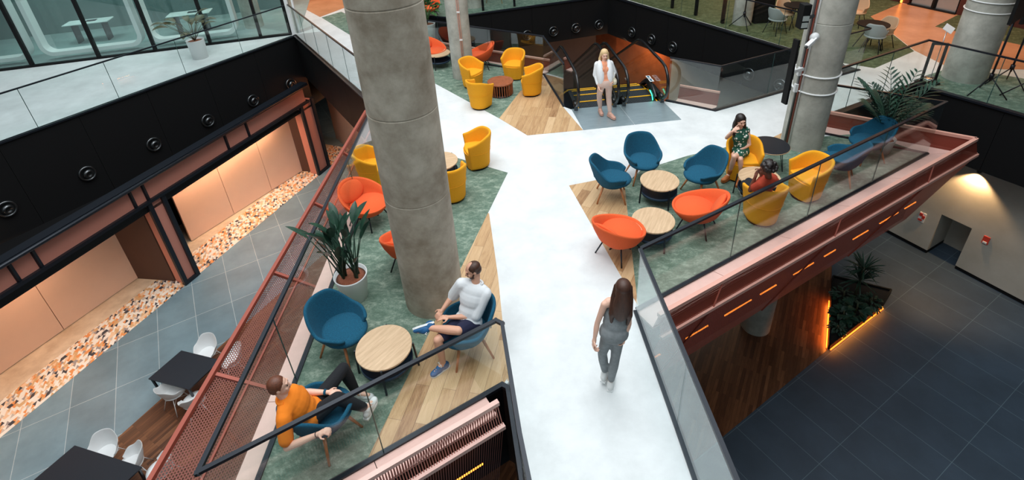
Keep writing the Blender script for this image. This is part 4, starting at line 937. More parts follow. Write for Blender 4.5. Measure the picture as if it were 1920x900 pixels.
# ================================================================== PEOPLE
def person(label, J, face, skin, build=1.0, hair=None, clothes=(), shoes=None, hands=None, extra=None, female=False):
    W = {k: G(*v) for k, v in J.items()}
    base = V((W['pelvis'].x, W['pelvis'].y, 0)); W = {k: v - base for k, v in W.items()}
    o = thing('person', label, 'person', base)
    b = MB(); f = V(face).normalized(); s = build
    hd, nk, pv = W['head'], W['neck'], W['pelvis']; Ls, Rs, Lh, Rh = W['Ls'], W['Rs'], W['Lh'], W['Rh']
    up = (nk - pv).normalized(); rt = (Rs - Ls); rt = (rt - up * rt.dot(up)).normalized(); fw = up.cross(rt).normalized(); 
    def body(mb, g, torso=True, hipz=True, chest=True):
        wd = .92 if female else 1.0
        c = pv.lerp(nk, .78); 
        mb.ell(pv + up * .02, rt * (.165 * s + g), fw * (.115 * s + g), up * (.12 + g), 16, 10)
        mb.ell(pv.lerp(nk, .32), rt * (.135 * s * wd + g), fw * (.100 * s + g), up * (.15 + g), 16, 10)
        mb.ell(pv.lerp(nk, .62), rt * (.158 * s * wd + g), fw * (.112 * s + g), up * (.17 + g), 16, 10)
        mb.ell(pv.lerp(nk, .80), rt * (.150 * s * wd + g), fw * (.098 * s + g), up * (.11 + g), 16, 10)
        mb.cap(Ls.lerp(nk, .12), Rs.lerp(nk, .12), .056 * s + g, .056 * s + g)
        mb.cap(nk - up * .06, Ls.lerp(nk, .3), .062 + g, .055 + g); mb.cap(nk - up * .06, Rs.lerp(nk, .3), .062 + g, .055 + g)
        if female:
            for q in (-1, 1): mb.ell(pv.lerp(nk, .66) + rt * (.062 * q) + fw * .066, rt * (.056 + g), fw * (.046 + g), up * (.060 + g), 10, 8)
    def arm(mb, S, g, full=True, stop=1.0, foot=.5):
        sh, el, wr = W[S + 's'], W[S + 'e'], W[S + 'w']
        if full or stop >= 1:
            mb.cap(sh, el, .050 * s + g, .037 * s + g)
            if full: mb.cap(el, el.lerp(wr, .35), .038 * s + g, .040 * s + g); mb.cap(el.lerp(wr, .35), wr, .040 * s + g, .025 * s + g)
        else: mb.cap(sh, sh.lerp(el, stop), .054 * s + g, .052 * s + g)
    def leg(mb, S, g, t0=0.0, t1=2.0):
        h, k, a = W[S + 'h'], W[S + 'k'], W[S + 'a']
        mb.cap(h, h.lerp(k, min(1, t1)), .082 * s + g, (.082 + (.054 - .082) * min(1, t1)) * s + g)
        if t1 > 1: q = t1 - 1; mb.cap(k, k.lerp(a, min(.35, q)), .054 * s + g, .056 * s + g); mb.cap(k.lerp(a, min(.35, q)), k.lerp(a, q), .056 * s + g, (.056 - .022 * q) * s + g)
    def hand(mb, S):
        el, wr = W[S + 'e'], W[S + 'w']; d = (wr - el).normalized(); spec = (hands or {}).get(S, {})
        if 'dir' in spec: d = V(spec['dir']).normalized()
        n = V(spec.get('n', (0, 0, 1))); n = (n - d * n.dot(d)).normalized(); sd = d.cross(n).normalized(); th = -1 if S == 'R' else 1; curl = spec.get('curl', .5)
        mb.cap(wr, wr + d * .03, .024, .026); mb.ell(wr + d * .055, sd * .040, d * .050, n * .016, 12, 8)
        for i in range(4):
            bp = wr + d * .092 + sd * ((i - 1.5) * .0205); L = (.036, .042, .040, .031)[i] if th > 0 else (.031, .040, .042, .036)[i]; c = curl + .08 * i
            if spec.get('point') is not None and i == spec['point']: c = .05
            d1 = (d * math.cos(c) - n * math.sin(c) + sd * (i - 1.5) * .06).normalized(); d2 = (d * math.cos(2.1 * c) - n * math.sin(2.1 * c)).normalized(); d3 = (d * math.cos(3.0 * c) - n * math.sin(3.0 * c)).normalized()
            q1 = bp + d1 * L; q2 = q1 + d2 * L * .66; q3 = q2 + d3 * L * .45; mb.cap(bp - d1 * .01, q1, .0095, .009, 8); mb.cap(q1, q2, .009, .0082, 8); mb.cap(q2, q3, .0082, .0072, 8)
        t0 = wr + d * .028 + sd * (.030 * -th); t1_ = t0 + (d * .55 - sd * th * .75 - n * .25).normalized() * .038; t2_ = t1_ + (d * .9 - sd * th * .25 - n * .35).normalized() * .030; mb.cap(t0, t1_, .0125, .010, 8); mb.cap(t1_, t2_, .010, .0082, 8)
    # head frame
    hu = (hd - nk).normalized() * .6 + V((0, 0, 1)) * .6; hu = (hu - f * hu.dot(f)).normalized(); hr = f.cross(hu).normalized(); H = lambda x, y, z: hd + hr * x + f * y + hu * z
    b.ell(H(0, -.012, .022), hr * .074, f * .093, hu * .088, 20, 14); b.ell(H(0, .018, -.035), hr * .060, f * .070, hu * .078, 18, 12); b.ell(H(0, .052, -.088), hr * .030, f * .030, hu * .024)
    b.cap(H(0, .082, .012), H(0, .103, -.028), .009, .014, 8); b.ell(H(0, .090, -.030), hr * .018, f * .012, hu * .010); b.ell(H(0, .078, .030), hr * .048, f * .012, hu * .010)
    for q in (-1, 1): b.ell(H(.074 * q, -.008, -.005), hr * .010, f * .018, hu * .030); b.ell(H(.036 * q, .066, -.030), hr * .020, f * .018, hu * .020)
    b.ell(H(0, .083, -.056), hr * .024, f * .010, hu * .011)
    b.cap(nk - up * .05, H(0, -.02, -.06), .056 * s, .050 * s)
    body(b, 0)
    for S in 'LR':
        arm(b, S, 0); leg(b, S, 0); hand(b, S)
        a, t = W[S + 'a'], W[S + 't']; dt = (t - a); dt.z = min(dt.z, 0) if a.z < .3 else dt.z; fd = dt.normalized(); b.cap(a, a + fd * .10 - V((0, 0, .0)), .034, .030); b.cap(a - fd * .02 + V((0, 0, -.03)) * (1 if a.z < .3 else 0), a + fd * .14, .028, .024)
    b.build('body', M[skin], o, remesh=.0065, smooth_it=2)
    for q in (-1, 1):
        MB().ell(H(.031 * q, .080, .004), hr * .011, f * .007, hu * .006, 10, 6).build('eye', M['eye'], o)
    MB().ell(H(0, .091, -.056), hr * .021, f * .005, hu * .007, 10, 6).build('lips', M['lip'], o)
    ctx = dict(W=W, pv=pv, nk=nk, up=up, rt=rt, fw=fw, H=H, hr=hr, f=f, hu=hu, body=body, arm=arm, leg=leg, o=o, s=s)
    if hair: hair(ctx)
    for fn in clothes: fn(ctx)
    if shoes:
        for S in 'LR':
            a, t = W[S + 'a'], W[S + 't']; shoes(ctx, S, a, t)
    if extra: extra(ctx)
    return o
def c_shirt(material, sleeve=.6, g=.016, name='shirt', hem=.0, long=False):
    def fn(c):
        mb = MB(); c['body'](mb, g)
        for S in 'LR':
            c['arm'](mb, S, g + .004, full=False, stop=sleeve)
            if long:
                el, wr = c['W'][S + 'e'], c['W'][S + 'w']; mb.cap(el, el.lerp(wr, long), .046 + g * .5, .040 + g * .5)
        mb.build(name, M[material], c['o'], remesh=.010, smooth_it=3)
    return fn
def c_collar(material):
    def fn(c):
        nk, up, rt, fw = c['nk'], c['up'], c['rt'], c['fw']; mb = MB()
        for q in (-1, 1): mb.poly([nk + rt * q * .065 + up * .02, nk + rt * q * .012 + fw * .085 - up * .045, nk + rt * q * .055 + fw * .095 - up * .075, nk + rt * q * .085 + fw * .02 - up * .015])
        mb.tube([nk + up * .015 + rt * (.080 * math.cos(t)) + fw * (.076 * math.sin(t)) for t in [PI * (.85 + 1.3 * i / 14) for i in range(15)]], .016, 8); mb.build('collar', M[material], c['o'])
    return fn
def c_trousers(material, t1=1.9, g=.014, name='trousers', flare=0):
    def fn(c):
        mb = MB(); pv, rt, fw, up, s = c['pv'], c['rt'], c['fw'], c['up'], c['s']
        mb.ell(pv + up * .01, rt * (.165 * s + g), fw * (.118 * s + g), up * (.115 + g), 16, 10)
        for S in 'LR': c['leg'](mb, S, g + flare, t1=t1)
        mb.build(name, M[material], c['o'], remesh=.010, smooth_it=3)
    return fn
def c_shoe(material, sole='white', laces=False, heel=0, high=0, name='shoe'):
    def fn(c, S, a, t):
        d = t - a; low = a.z < .3
        if low: d = V((d.x, d.y, 0))
        d = d.normalized(); dn = V((0, 0, -1)) if low else ((c['W'][S + 'a'] - c['W'][S + 'k']).normalized()); dn = V((0, .80, .60)) if not low else dn; dn = (dn - d * dn.dot(d)).normalized(); sd = d.cross(dn)
        an = a + dn * 0.0; drop = max(.05, min(a.z - .012, .10)) if low else .045; sole_c = an + dn * drop
        mb = MB(); mb.ell(an + dn * drop * .55 - d * .015, sd * .044, d * .064, dn * .058); mb.ell(an + d * .085 + dn * (drop - .034), sd * .046, d * .09, dn * .040); mb.ell(an + d * .14 + dn * (drop - .028), sd * .046, d * .062, dn * .033); mb.cap(an + dn * .01 - d * .01, an + dn * (drop - .03) - d * .02, .043, .040); mb.ell(an + d * .055 + dn * (drop - .052), sd * .042, d * .075, dn * .046)
        if high: k = c['W'][S + 'k']; mb.cap(a, a.lerp(k, high), .042, .050)
        sh = mb.build(name, M[material], c['o'], remesh=.007, smooth_it=2)
        ms = MB(); rows = []
        pts = [(-.075, .030), (-.03, .038), (.03, .036), (.10, .046), (.16, .042), (.195, .022)]
        ring = [sole_c + d * x + sd * y for x, y in pts] + [sole_c + d * x - sd * y for x, y in pts[::-1]]
        lo = [p + dn * .012 for p in ring]; hi = [p - dn * .012 for p in ring]; n = len(ring); k = len(ms.v); ms.v += [tuple(p) for p in lo + hi]; ms.face([k + i for i in range(n)]); ms.face([k + n + i for i in range(n)][::-1])
        for i in range(n): ms.face((k + i, k + n + i, k + n + (i + 1) % n, k + (i + 1) % n))
        if heel: ms.cap(sole_c - d * .06, sole_c - d * .055 + dn * .0 + V((0, 0, -heel)), .018, .008)
        ms.build('sole', M[sole], sh)
        if laces:
            ml = MB()
            for i in range(4): x = .045 + .024 * i; q = an + d * x + dn * (drop - .102 + .013 * i); ml.tube([q + sd * .028 + dn * .012, q, q - sd * .028 + dn * .012], .0045, 6)
            q = an + d * .05 + dn * (drop - .108)
            for sg in (-1, 1): ml.tube([q, q + sd * sg * .03 - dn * .015, q + sd * sg * .045 + dn * .01 + d * .01], .0042, 6)
            ml.build('laces', M['white'], sh)
    return fn
def h_short(material, beard=None, top=1.0):
    def fn(c):
        H, hr, f, hu = c['H'], c['hr'], c['f'], c['hu']; mb = MB(); mb.ell(H(0, -.022, .038), hr * .080, f * .092, hu * (.083 * top), 20, 12); mb.ell(H(0, -.045, -.005), hr * .073, f * .066, hu * .070, 16, 10)
        for q in (-1, 1): mb.ell(H(.066 * q, -.012, .015), hr * .014, f * .034, hu * .036)
        mb.build('hair', M[material], c['o'], remesh=.007, smooth_it=2)
        if beard:
            mb = MB(); mb.ell(H(0, .040, -.078), hr * .052, f * .046, hu * .034, 16, 10)
            for q in (-1, 1): mb.cap(H(.060 * q, .008, -.02), H(.048 * q, .045, -.07), .012, .016, 8)
            mb.tube([H(.028, .083, -.052), H(0, .098, -.043), H(-.028, .083, -.052)], .006, 6); mb.build('beard', M[beard], c['o'], remesh=.006, smooth_it=1)
    return fn
def h_long(material, length=.32, front=True, wild=False):
    def fn(c):
        H, hr, f, hu, up = c['H'], c['hr'], c['f'], c['hu'], c['up']; mb = MB(); mb.ell(H(0, -.022, .036), hr * .086, f * .098, hu * .088, 20, 12); mb.ell(H(0, -.06, -.03), hr * .082, f * .060, hu * .10, 16, 10)
        for q in (-1, 1):
            mb.cap(H(.078 * q, -.01, .03), H(.088 * q, -.02, -.10), .022, .030); mb.cap(H(.088 * q, -.02, -.10), H(.095 * q, (.03 if front else -.06), -.10 - length * .6), .032, .034); mb.cap(H(.095 * q, (.03 if front else -.06), -.10 - length * .6), H(.085 * q, (.05 if front else -.05), -.10 - length), .034, .014)
        mb.ell(H(0, -.085, -.17), hr * .095, f * .045, hu * length * .62, 16, 12)
        mb.build('hair', M[material], c['o'], remesh=.009, smooth_it=2)
    return fn
def h_curly(material):
    def fn(c):
        H, hr, f, hu = c['H'], c['hr'], c['f'], c['hu']; mb = MB(); rr = random.Random(5); mb.ell(H(0, -.03, .05), hr * .095, f * .10, hu * .095, 18, 12)
        for k in range(70):
            a = rr.uniform(0, 2 * PI); e = rr.uniform(-.3, 1.5); x = math.cos(a) * math.cos(e); y = math.sin(a) * math.cos(e)
            if y > .45 and e < .5: continue
            mb.ell(H(x * .10, -.03 + y * .105, .055 + math.sin(e) * .10), hr * .03, f * .03, hu * .03, 8, 6)
        mb.build('hair', M[material], c['o'], remesh=.008)
    return fn
def px(ox, oy, s): return lambda u, v, z: (ox + u / s, oy + v / s, z)
# man in the white shirt
p = px(750, 480, 3.747)
WM = dict(head=p(512, 98, 1.19), neck=p(535, 190, 1.00), pelvis=p(480, 465, .52), Ls=p(600, 262, .90), Rs=p(432, 195, .97), Re=p(375, 275, .74), Rw=p(300, 375, .64), Le=p(530, 425, .64), Lw=p(350, 430, .66),
          Lh=p(492, 490, .52), Rh=p(430, 455, .51), Lk=p(410, 525, .64), La=p(205, 505, .60), Lt=p(70, 550, .58), Rk=p(265, 590, .50), Ra=p(305, 755, .10), Rt=p(210, 850, .03))
def belt_tag(c):
    q = c['pv'] + c['fw'] * .13 + c['up'] * .05; MB().ell(q, c['rt'] * .035, c['fw'] * .012, c['up'] * .03).build('belt_bag', M['yellow'], c['o'])
person('bearded person in a white shirt, navy shorts and blue trainers, legs crossed', WM, (-.93, -.25, -.28), 'skin', 1.0, h_short('hair_br', 'hair_br', .85), [c_shirt('cloth_w', .95, .020, long=.18), c_collar('cloth_w'), c_trousers('cloth_n', .72, .022, 'shorts')], c_shoe('shoe_b', 'white', True), dict(R=dict(n=(.3, 0, 1), curl=.35), L=dict(n=(0, 0, 1), curl=.3)), belt_tag)
p = px(490, 680, 4.5)
OM = dict(head=p(150, 195, 1.13), neck=p(195, 290, .96), pelvis=p(425, 440, .52), Ls=p(285, 262, .88), Rs=p(190, 470, .86), Le=p(330, 250, .64), Lw=p(555, 250, .64), Re=p(215, 715, .60), Rw=p(475, 605, .74),
          Lh=p(440, 375, .52), Rh=p(420, 470, .52), Lk=p(690, 50, .58), La=p(805, 255, .11), Lt=p(1000, 290, .03), Rk=p(640, 300, .64), Ra=p(890, 385, .27), Rt=p(985, 270, .16))
def watch(c):
    el, w = c['W']['Le'], c['W']['Lw']; d = (w - el).normalized(); q = w - d * .02; MB().tube([q - d * .012, q + d * .012], .033, 14).build('watch', M['blue'], c['o'])
    el, w = c['W']['Re'], c['W']['Rw']; d = (w - el).normalized(); q = w - d * .01; MB().tube([q - d * .004, q + d * .004], .031, 14).build('bracelet', M['hair_dk'], c['o'])
person('person in an orange polo shirt and black trousers lounging with legs crossed, seen from above', OM, (.93, .30, -.02), 'skin3', 1.0, h_short('hair_red', None, 1.0), [c_shirt('cloth_o', .72, .020), c_collar('cloth_o'), c_trousers('cloth_k', 1.86, .016)], c_shoe('shoe_w', 'white', True), dict(L=dict(n=(0, 0, 1), curl=.45), R=dict(n=(0, 0, 1), curl=.7)), watch)
# woman in the floral dress
p = px(1340, 200, 6)
GW = dict(head=p(295, 155, 1.19), neck=p(287, 240, 1.0), pelvis=p(290, 500, .53), Rs=p(212, 278, .93), Ls=p(368, 270, .93), Re=p(135, 350, .82), Rw=p(200, 282, 1.04), Le=p(390, 425, .68), Lw=p(262, 500, .60),
          Rh=p(255, 505, .52), Lh=p(330, 505, .52), Lk=p(222, 560, .58), La=p(165, 755, .14), Lt=p(90, 845, .03), Rk=p(290, 590, .52), Ra=p(290, 800, .11), Rt=p(255, 885, .03))
def dress(c):
    mb = MB(); c['body'](mb, .013); pv, fw, rt, up = c['pv'], c['fw'], c['rt'], c['up']
    for S in 'LR': c['leg'](mb, S, .028, t1=.62)
    mb.cap(c['W']['Lh'].lerp(c['W']['Lk'], .55), c['W']['Rh'].lerp(c['W']['Rk'], .55), .095, .10)
    mb.build('dress', M['flower'], c['o'], remesh=.010, smooth_it=3)
person('person in a green floral dress and tan ankle boots with long dark hair', GW, (.10, -.93, -.22), 'skin3', .88, h_long('hair_dk', .30), [dress], c_shoe('boot', 'boot', False, 0, .22, 'boot'), dict(R=dict(dir=(.70, -.05, .72), n=(-.5, -.6, .5), curl=.6, point=0), L=dict(curl=.3)), None, True)
# person in the rust shirt
p = px(1370, 290, 6)
RM = dict(head=p(405, 165, 1.24), neck=p(430, 250, 1.05), pelvis=p(345, 430, .52), Ls=p(345, 330, .94), Rs=p(495, 300, .96), Le=p(220, 400, .72), Lw=p(275, 255, .98), Re=p(450, 320, .78), Rw=p(345, 240, 1.02),
          Lh=p(290, 425, .52), Rh=p(375, 400, .52), Lk=p(160, 325, .54), La=p(140, 385, .12), Lt=p(110, 350, .03), Rk=p(205, 300, .54), Ra=p(180, 350, .12), Rt=p(150, 315, .03))
person('person in a rust shirt with curly black hair, hands raised to the face', RM, (-.80, .50, -.12), 'skin2', .95, h_curly('hair_dk'), [c_shirt('cloth_r', .55, .018), c_trousers('cloth_k', 1.85, .014)], c_shoe('cloth_k', 'white'), dict(L=dict(dir=(.3, .2, .9), n=(-1, 0, 0), curl=.5), R=dict(dir=(-.2, .3, .9), n=(1, 0, 0), curl=.5)))
# walking person with long hair, seen from behind
p = px(1080, 500, 3.75)
WW = dict(head=p(330, 150, 1.56), neck=p(310, 215, 1.38), pelvis=p(265, 470, .93), Ls=p(200, 265, 1.33), Rs=p(372, 258, 1.33), Le=p(150, 395, 1.08), Lw=p(130, 510, .88), Re=p(372, 400, 1.08), Rw=p(345, 480, .93),
          Lh=p(225, 470, .92), Rh=p(300, 470, .92), Lk=p(185, 610, .53), La=p(203, 740, .17), Lt=p(226, 745, .02), Rk=p(276, 640, .50), Ra=p(243, 812, .09), Rt=p(252, 764, .02))
def jump(c):
    mb = MB(); pv, rt, fw, up, nk = c['pv'], c['rt'], c['fw'], c['up'], c['nk']
    mb.ell(pv + up * .02, rt * .168, fw * .128, up * .14, 16, 10); mb.ell(pv.lerp(nk, .32), rt * .145, fw * .115, up * .17, 16, 10); mb.ell(pv.lerp(nk, .55) + fw * .02, rt * .155, fw * .125, up * .15, 16, 10)
    for q in (-1, 1): mb.ell(pv.lerp(nk, .66) + rt * (.058 * q) + fw * .070, rt * .072, fw * .060, up * .072, 10, 8)
    for q in (-1, 1): mb.cap(pv.lerp(nk, .6) + rt * q * .07 + fw * .09, nk + rt * q * .075 - up * .03 + fw * .01, .022, .016, 8); mb.cap(nk + rt * q * .075 - up * .03, pv.lerp(nk, .5) - rt * q * .04 - fw * .095, .016, .016, 8)
    for S in 'LR': c['leg'](mb, S, .012, t1=1.86)
    mb.build('jumpsuit', M['cloth_g'], c['o'], remesh=.010, smooth_it=3)
def phone(c):
    w = c['W']['Lw']; MB().prism([(w.x - .005, w.y - .03), (w.x + .005, w.y - .03), (w.x + .005, w.y + .03), (w.x - .005, w.y + .03)], w.z - .15, w.z - .03).build('phone', M['rubber'], c['o'])
person('person in a grey jumpsuit with long dark hair walking away over the white bridge', WW, (.15, .97, -.12), 'skin3', .80, h_long('hair_br', .34, False), [jump], c_shoe('shoe_w', 'white', False), dict(L=dict(n=(-1, 0, 0), curl=.6), R=dict(n=(1, 0, 0), curl=.5)), phone, True)
p = px(1080, 80, 5.625)
BW = dict(head=p(300, 125, 1.55), neck=p(295, 205, 1.38), pelvis=p(310, 425, .93), Rs=p(225, 228, 1.31), Ls=p(362, 218, 1.31), Re=p(208, 340, 1.06), Rw=p(238, 462, .86), Le=p(395, 310, 1.08), Lw=p(385, 400, .97),
          Rh=p(268, 440, .90), Lh=p(345, 430, .90), Rk=p(245, 560, .50), Ra=p(255, 690, .14), Rt=p(278, 775, .03), Lk=p(345, 580, .50), La=p(358, 735, .14), Lt=p(392, 800, .03))
def top_open(c):
    mb = MB(); pv, rt, fw, up, nk = c['pv'], c['rt'], c['fw'], c['up'], c['nk']; c['body'](mb, .012); mb.build('top', M['cloth_p'], c['o'], remesh=.009, smooth_it=2)
def jacket(c):
    mb = MB(); pv, rt, fw, up, nk = c['pv'], c['rt'], c['fw'], c['up'], c['nk']
    for q in (-1, 1):
        mb.ell(pv.lerp(nk, .5) + rt * q * .098, rt * .092, fw * .138, up * .29, 14, 12)
    mb.ell(pv.lerp(nk, .45) - fw * .05, rt * .155, fw * .085, up * .30, 14, 10); mb.cap(c['W']['Ls'].lerp(nk, .1), nk - up * .05, .066, .05); mb.cap(c['W']['Rs'].lerp(nk, .1), nk - up * .05, .066, .05)
    for S in 'LR': c['arm'](mb, S, .022, full=False, stop=.99); el, w = c['W'][S + 'e'], c['W'][S + 'w']; mb.cap(el, el.lerp(w, .75), .052, .042)
    mb.build('blouse', M['cloth_w'], c['o'], remesh=.010, smooth_it=3)
def bagf(c):
    q = c['pv'] + c['rt'] * -.20 + c['fw'] * .02 + c['up'] * .02; r, f_, u = c['rt'], c['fw'], c['up']
    mb = MB(); mb.ell(q, r * .05, f_ * .12, u * .08, 16, 10); b = mb.build('handbag', M['bag'], c['o']); MB().tube([q + f_ * .1 + u * .05, c['W']['Ls'] + u * .06, q - f_ * .1 + u * .05], .007, 6).build('strap', M['bag'], b)
person('blond person in a white blouse and blush trousers walking off the escalator landing', BW, (.05, -.97, -.18), 'skin3', .88, h_long('hair_bl', .16), [top_open, jacket, c_trousers('cloth_b', 1.88, .014)], c_shoe('nude', 'nude', False, .0), dict(L=dict(n=(1, 0, 0), curl=.5), R=dict(n=(-1, 0, 0), curl=.5)), bagf, True)
# ================================================================== LOWER DINING TABLES AND WHITE SHELL CHAIRS
def make_dchair(loc, rz, label):
    o = thing('shell_chair', label, 'chair', loc, rz, 'white shell chairs on the lower floor'); A = math.radians(125); rows = []
    for k in range(8):
        v = k / 7; r = []
        for i in range(27):
            a = -A + 2 * A * i / 26; q = abs(a) / A; top = .80 - .17 * sstep(.25, .6, q) - .14 * sstep(.7, 1, q); z = .41 + (top - .41) * v; R = .17 + .11 * v ** .6 + .02 * (1 - q) * v; r.append((-math.sin(a) * R, -math.cos(a) * R, z))
        rows.append(r)
    MB().shell(rows, .012, lambda p: V((-p.x, -p.y, 0))).build('shell', M['white'], o, subsurf=1)
    MB().lathe([(0, .40), (.17, .41), (.235, .435), (.24, .45), (.18, .435), (0, .425)], 28, (0, .03, 0)).build('seat', M['white'], o)
    for sx, sy in ((-1, -1), (1, -1), (1, 1), (-1, 1)): MB().tube([(sx * .11, sy * .11, .41), (sx * .22, sy * .24, 0)], .009, 8).build('leg', M['white'], o)
    MB().tube([(.15, .15, .25), (-.15, -.15, .25)], .005, 6).tube([(-.15, .15, .25), (.15, -.15, .25)], .005, 6).build('cross_brace', M['white'], o)
    return o
def dtable(A, B, D, label):
    c = (B + D) / 2; o = thing('dining_table', label, 'table', (c.x, c.y, ZL), 0, 'black dining tables'); r = [xy(q - c) for q in (A, B, B + D - A, D)]
    MB().prism(r, .715, .745).build('tabletop', M['blackmetal_t'], o)
    for x, y in r: MB().bar((x * .88, y * .88, 0), (x * .92, y * .92, .715), .04, .04).build('leg', M['blackmetal'], o)
M['blackmetal_t'] = mat('table_black', (.010, .014, .022), .5)
z = ZL + .745
A, B, D = G(340, 657, z), G(278, 710, z), G(418, 676, z); D = A + (D - A).normalized() * 1.15
dtable(A, B, D, 'black square dining table on the lower floor, the farther of two'); uA = (D - A).normalized(); uB = (B - A).normalized(); c1_ = (B + D) / 2
A2, B2, D2 = G(140, 835, z), G(63, 900, z), G(275, 878, z); D2 = A2 + (D2 - A2).normalized() * 1.75
dtable(A2, B2, D2, 'large black dining table on the lower floor, cut by the bottom edge'); vA = (D2 - A2).normalized(); vB = (B2 - A2).normalized(); c2_ = (B2 + D2) / 2
def dc(px, py): q = G(px, py, ZL + .45); return V((q.x, q.y, ZL + (.007 if True else 0)))
DC = [((388, 660), c1_, 'white shell chair behind the farther black table, on the grey tiles'), ((436, 674), c1_, 'white shell chair beyond the farther table, seen through the mesh'),
      ((325, 736), c1_, 'white shell chair tucked at the near side of the farther black table'), ((364, 752), c1_, 'white shell chair beside the parapet at the farther table'),
      ((198, 848), c2_, 'white shell chair at the far side of the large black table, on the tile edge'), ((248, 868), c2_, 'white shell chair in the middle of the far side of the large table'), ((302, 880), c2_, 'white shell chair at the large table, next to the red parapet rail')]
d0 = None
for (p_, tgt, lab) in DC:
    P = dc(*p_)
    if d0 is None: d0 = make_dchair(P, fr(P, tgt), lab)
    else: dup(d0, P, fr(P, tgt), lab)
# ================================================================== RIGHT HALL
HW0, HW1 = G(1500, -36), G(1920, 55); hd_ = (HW1 - HW0).normalized(); hn = V((-hd_.y, hd_.x, 0))
if hn.y < 0: hn = -hn
def HT(px, py): q = onplane(HW0, HW1, px, py) - HW0; return q.x * hd_.x + q.y * hd_.y
def HP(t, s=0, z=0): q = HW0 + hd_ * t + hn * s; return V((q.x, q.y, z))
M['darkred'] = mat('dark_red_wall', (.07, .014, .008), .6)
ta, tb, tc = HT(1703, 8), HT(1748, 17), HT(1792, 27); Lh_ = (HW1 - HW0).length
for a, b in ((-6, ta), (tc, Lh_ + 6)): struct('wall_hall', MB().prism([xy(HP(a)), xy(HP(b)), xy(HP(b, .3)), xy(HP(a, .3))], 0, 4.2), M['darkred'])
struct('wall_hall', MB().prism([xy(HP(ta)), xy(HP(tc)), xy(HP(tc, .3)), xy(HP(ta, .3))], 2.4, 4.2), M['black'])
M['mirrorsteel'] = mat('lift_steel', (.42, .50, .55), .25, metal=.7)
for i, (a, b) in enumerate(((ta + .06, tb - .05), (tb + .05, tc - .06))):
    struct('door_' + str(i + 1), MB().prism([xy(HP(a, .05)), xy(HP(b, .05)), xy(HP(b, .1)), xy(HP(a, .1))], .03, 2.35), M['mirrorsteel'])
struct('trim', MB().bar(HP(tb, .02, 0), HP(tb, .02, 2.4), .1, .1).bar(HP(ta, 0, .02), HP(tc, 0, .02), .14, .05), M['black'])
tn = HT(1690, 8); o = thing('neon_strip', 'glowing amber vertical light strip beside the steel lift doors', 'light', HP(tn, -.05)); MB().box(-.025, .025, -.02, .02, .02, 2.6).build('light_tube', M['led'], o); MB().box(-.05, .05, .02, .04, 0, 2.65).build('housing', M['black'], o)
def make_cafe(loc, rz, label, material='beige'):
    o = thing('armchair', label, 'chair', loc, rz, 'pale armchairs in the hall'); A = math.radians(120); rows = []
    for k in range(8):
        v = k / 7; r = []
        for i in range(25):
            a = -A + 2 * A * i / 24; q = abs(a) / A; top = .84 - .22 * sstep(.25, .7, q); z = .42 + (top - .42) * v; R = .20 + .10 * v ** .6; r.append((-math.sin(a) * R, -math.cos(a) * R, z))
        rows.append(r)
    MB().shell(rows, .03, lambda p: V((-p.x, -p.y, 0))).build('backrest_shell', M[material], o, subsurf=1)
    MB().lathe([(0, .38), (.19, .39), (.27, .43), (.265, .465), (0, .475)], 28, (0, .03, 0)).build('seat', M[material], o)
    for sx, sy in ((-1, -1), (1, -1), (1, 1), (-1, 1)): MB().tube([(sx * .15, sy * .15, .40), (sx * .24, sy * .25, 0)], .011, 8).build('leg', M['blackmetal'], o)
    return o
def make_hall_table(loc, label, r=.4):
    o = thing('cafe_table', label, 'table', loc, 0, 'dark cafe tables in the hall'); MB().lathe([(0, .71), (r, .71), (r, .735), (0, .735)], 36, smooth=False).build('tabletop', M['black'], o)
    for k in range(4): a = PI / 4 + k * PI / 2; MB().tube([(math.cos(a) * .06, math.sin(a) * .06, .71), (math.cos(a) * .36, math.sin(a) * .36, 0)], .014, 8).build('leg', M['blackmetal'], o)
    return o
tA_ = at(1487, 52); tB_ = at(1625, 92); make_hall_table(tA_, 'dark cafe table between two pale armchairs behind the far railing'); make_hall_table(tB_, 'dark cafe table on the olive carpet near the lift hall')
make_cafe(at(1466, 50), fr(at(1466, 50), at(1500, 70)), 'beige armchair behind the dark cafe table, facing the void'); make_cafe(at(1452, 62), fr(at(1452, 62), tA_), 'pale grey armchair at the edge of the olive carpet by the railing', 'paleblue')
make_cafe(at(1600, 48), fr(at(1600, 48), at(1560, 70)), 'beige armchair partly behind the banded column'); make_cafe(at(1648, 88), fr(at(1648, 88), at(1590, 100)), 'beige armchair nearest the orange hall floor'); 
make_cafe(at(1632, 96), fr(at(1632, 96), at(1655, 70)), 'pale grey armchair seen from behind at the cafe table', 'paleblue')
def tripod(P, label, H=1.9, panel=False, rz=0.0, group='dark tripod stands'):
    o = thing('tripod_stand', label, 'stand', P, rz, group); MB().tube([(0, 0, .35), (0, 0, H)], .022, 8).build('pole', M['blackmetal'], o)
    for k in range(3): a = .5 + 2 * PI * k / 3; MB().tube([(0, 0, .45), (math.cos(a) * .42, math.sin(a) * .42, .01)], .014, 8).build('leg', M['blackmetal'], o)
    MB().lathe([(.02, .42), (.045, .42), (.045, .52), (.02, .52)], 14).build('collar', M['blackmetal'], o)
    if panel: MB().box(-.4, .4, -.04, .02, H - .35, H + .35).build('panel', M['black'], o)
tripod(at(1392, 52), 'dark tripod stand before the lit column behind the far railing', 1.6)
tripod(at(1845, 178), 'dark tripod stand with black panel right of the wide column, nearest the glass', 2.1, True, .6); tripod(at(1884, 160), 'dark tripod stand behind the nearest one at the right hall', 1.9, True, .3); tripod(at(1918, 185), 'dark tripod stand cut by the right picture edge', 1.9)
o = thing('barrier_frame', 'black rectangular barrier frame on twin bases beside the gallery corner', 'barrier', at(1738, 156), math.radians(-20)); mb = MB()
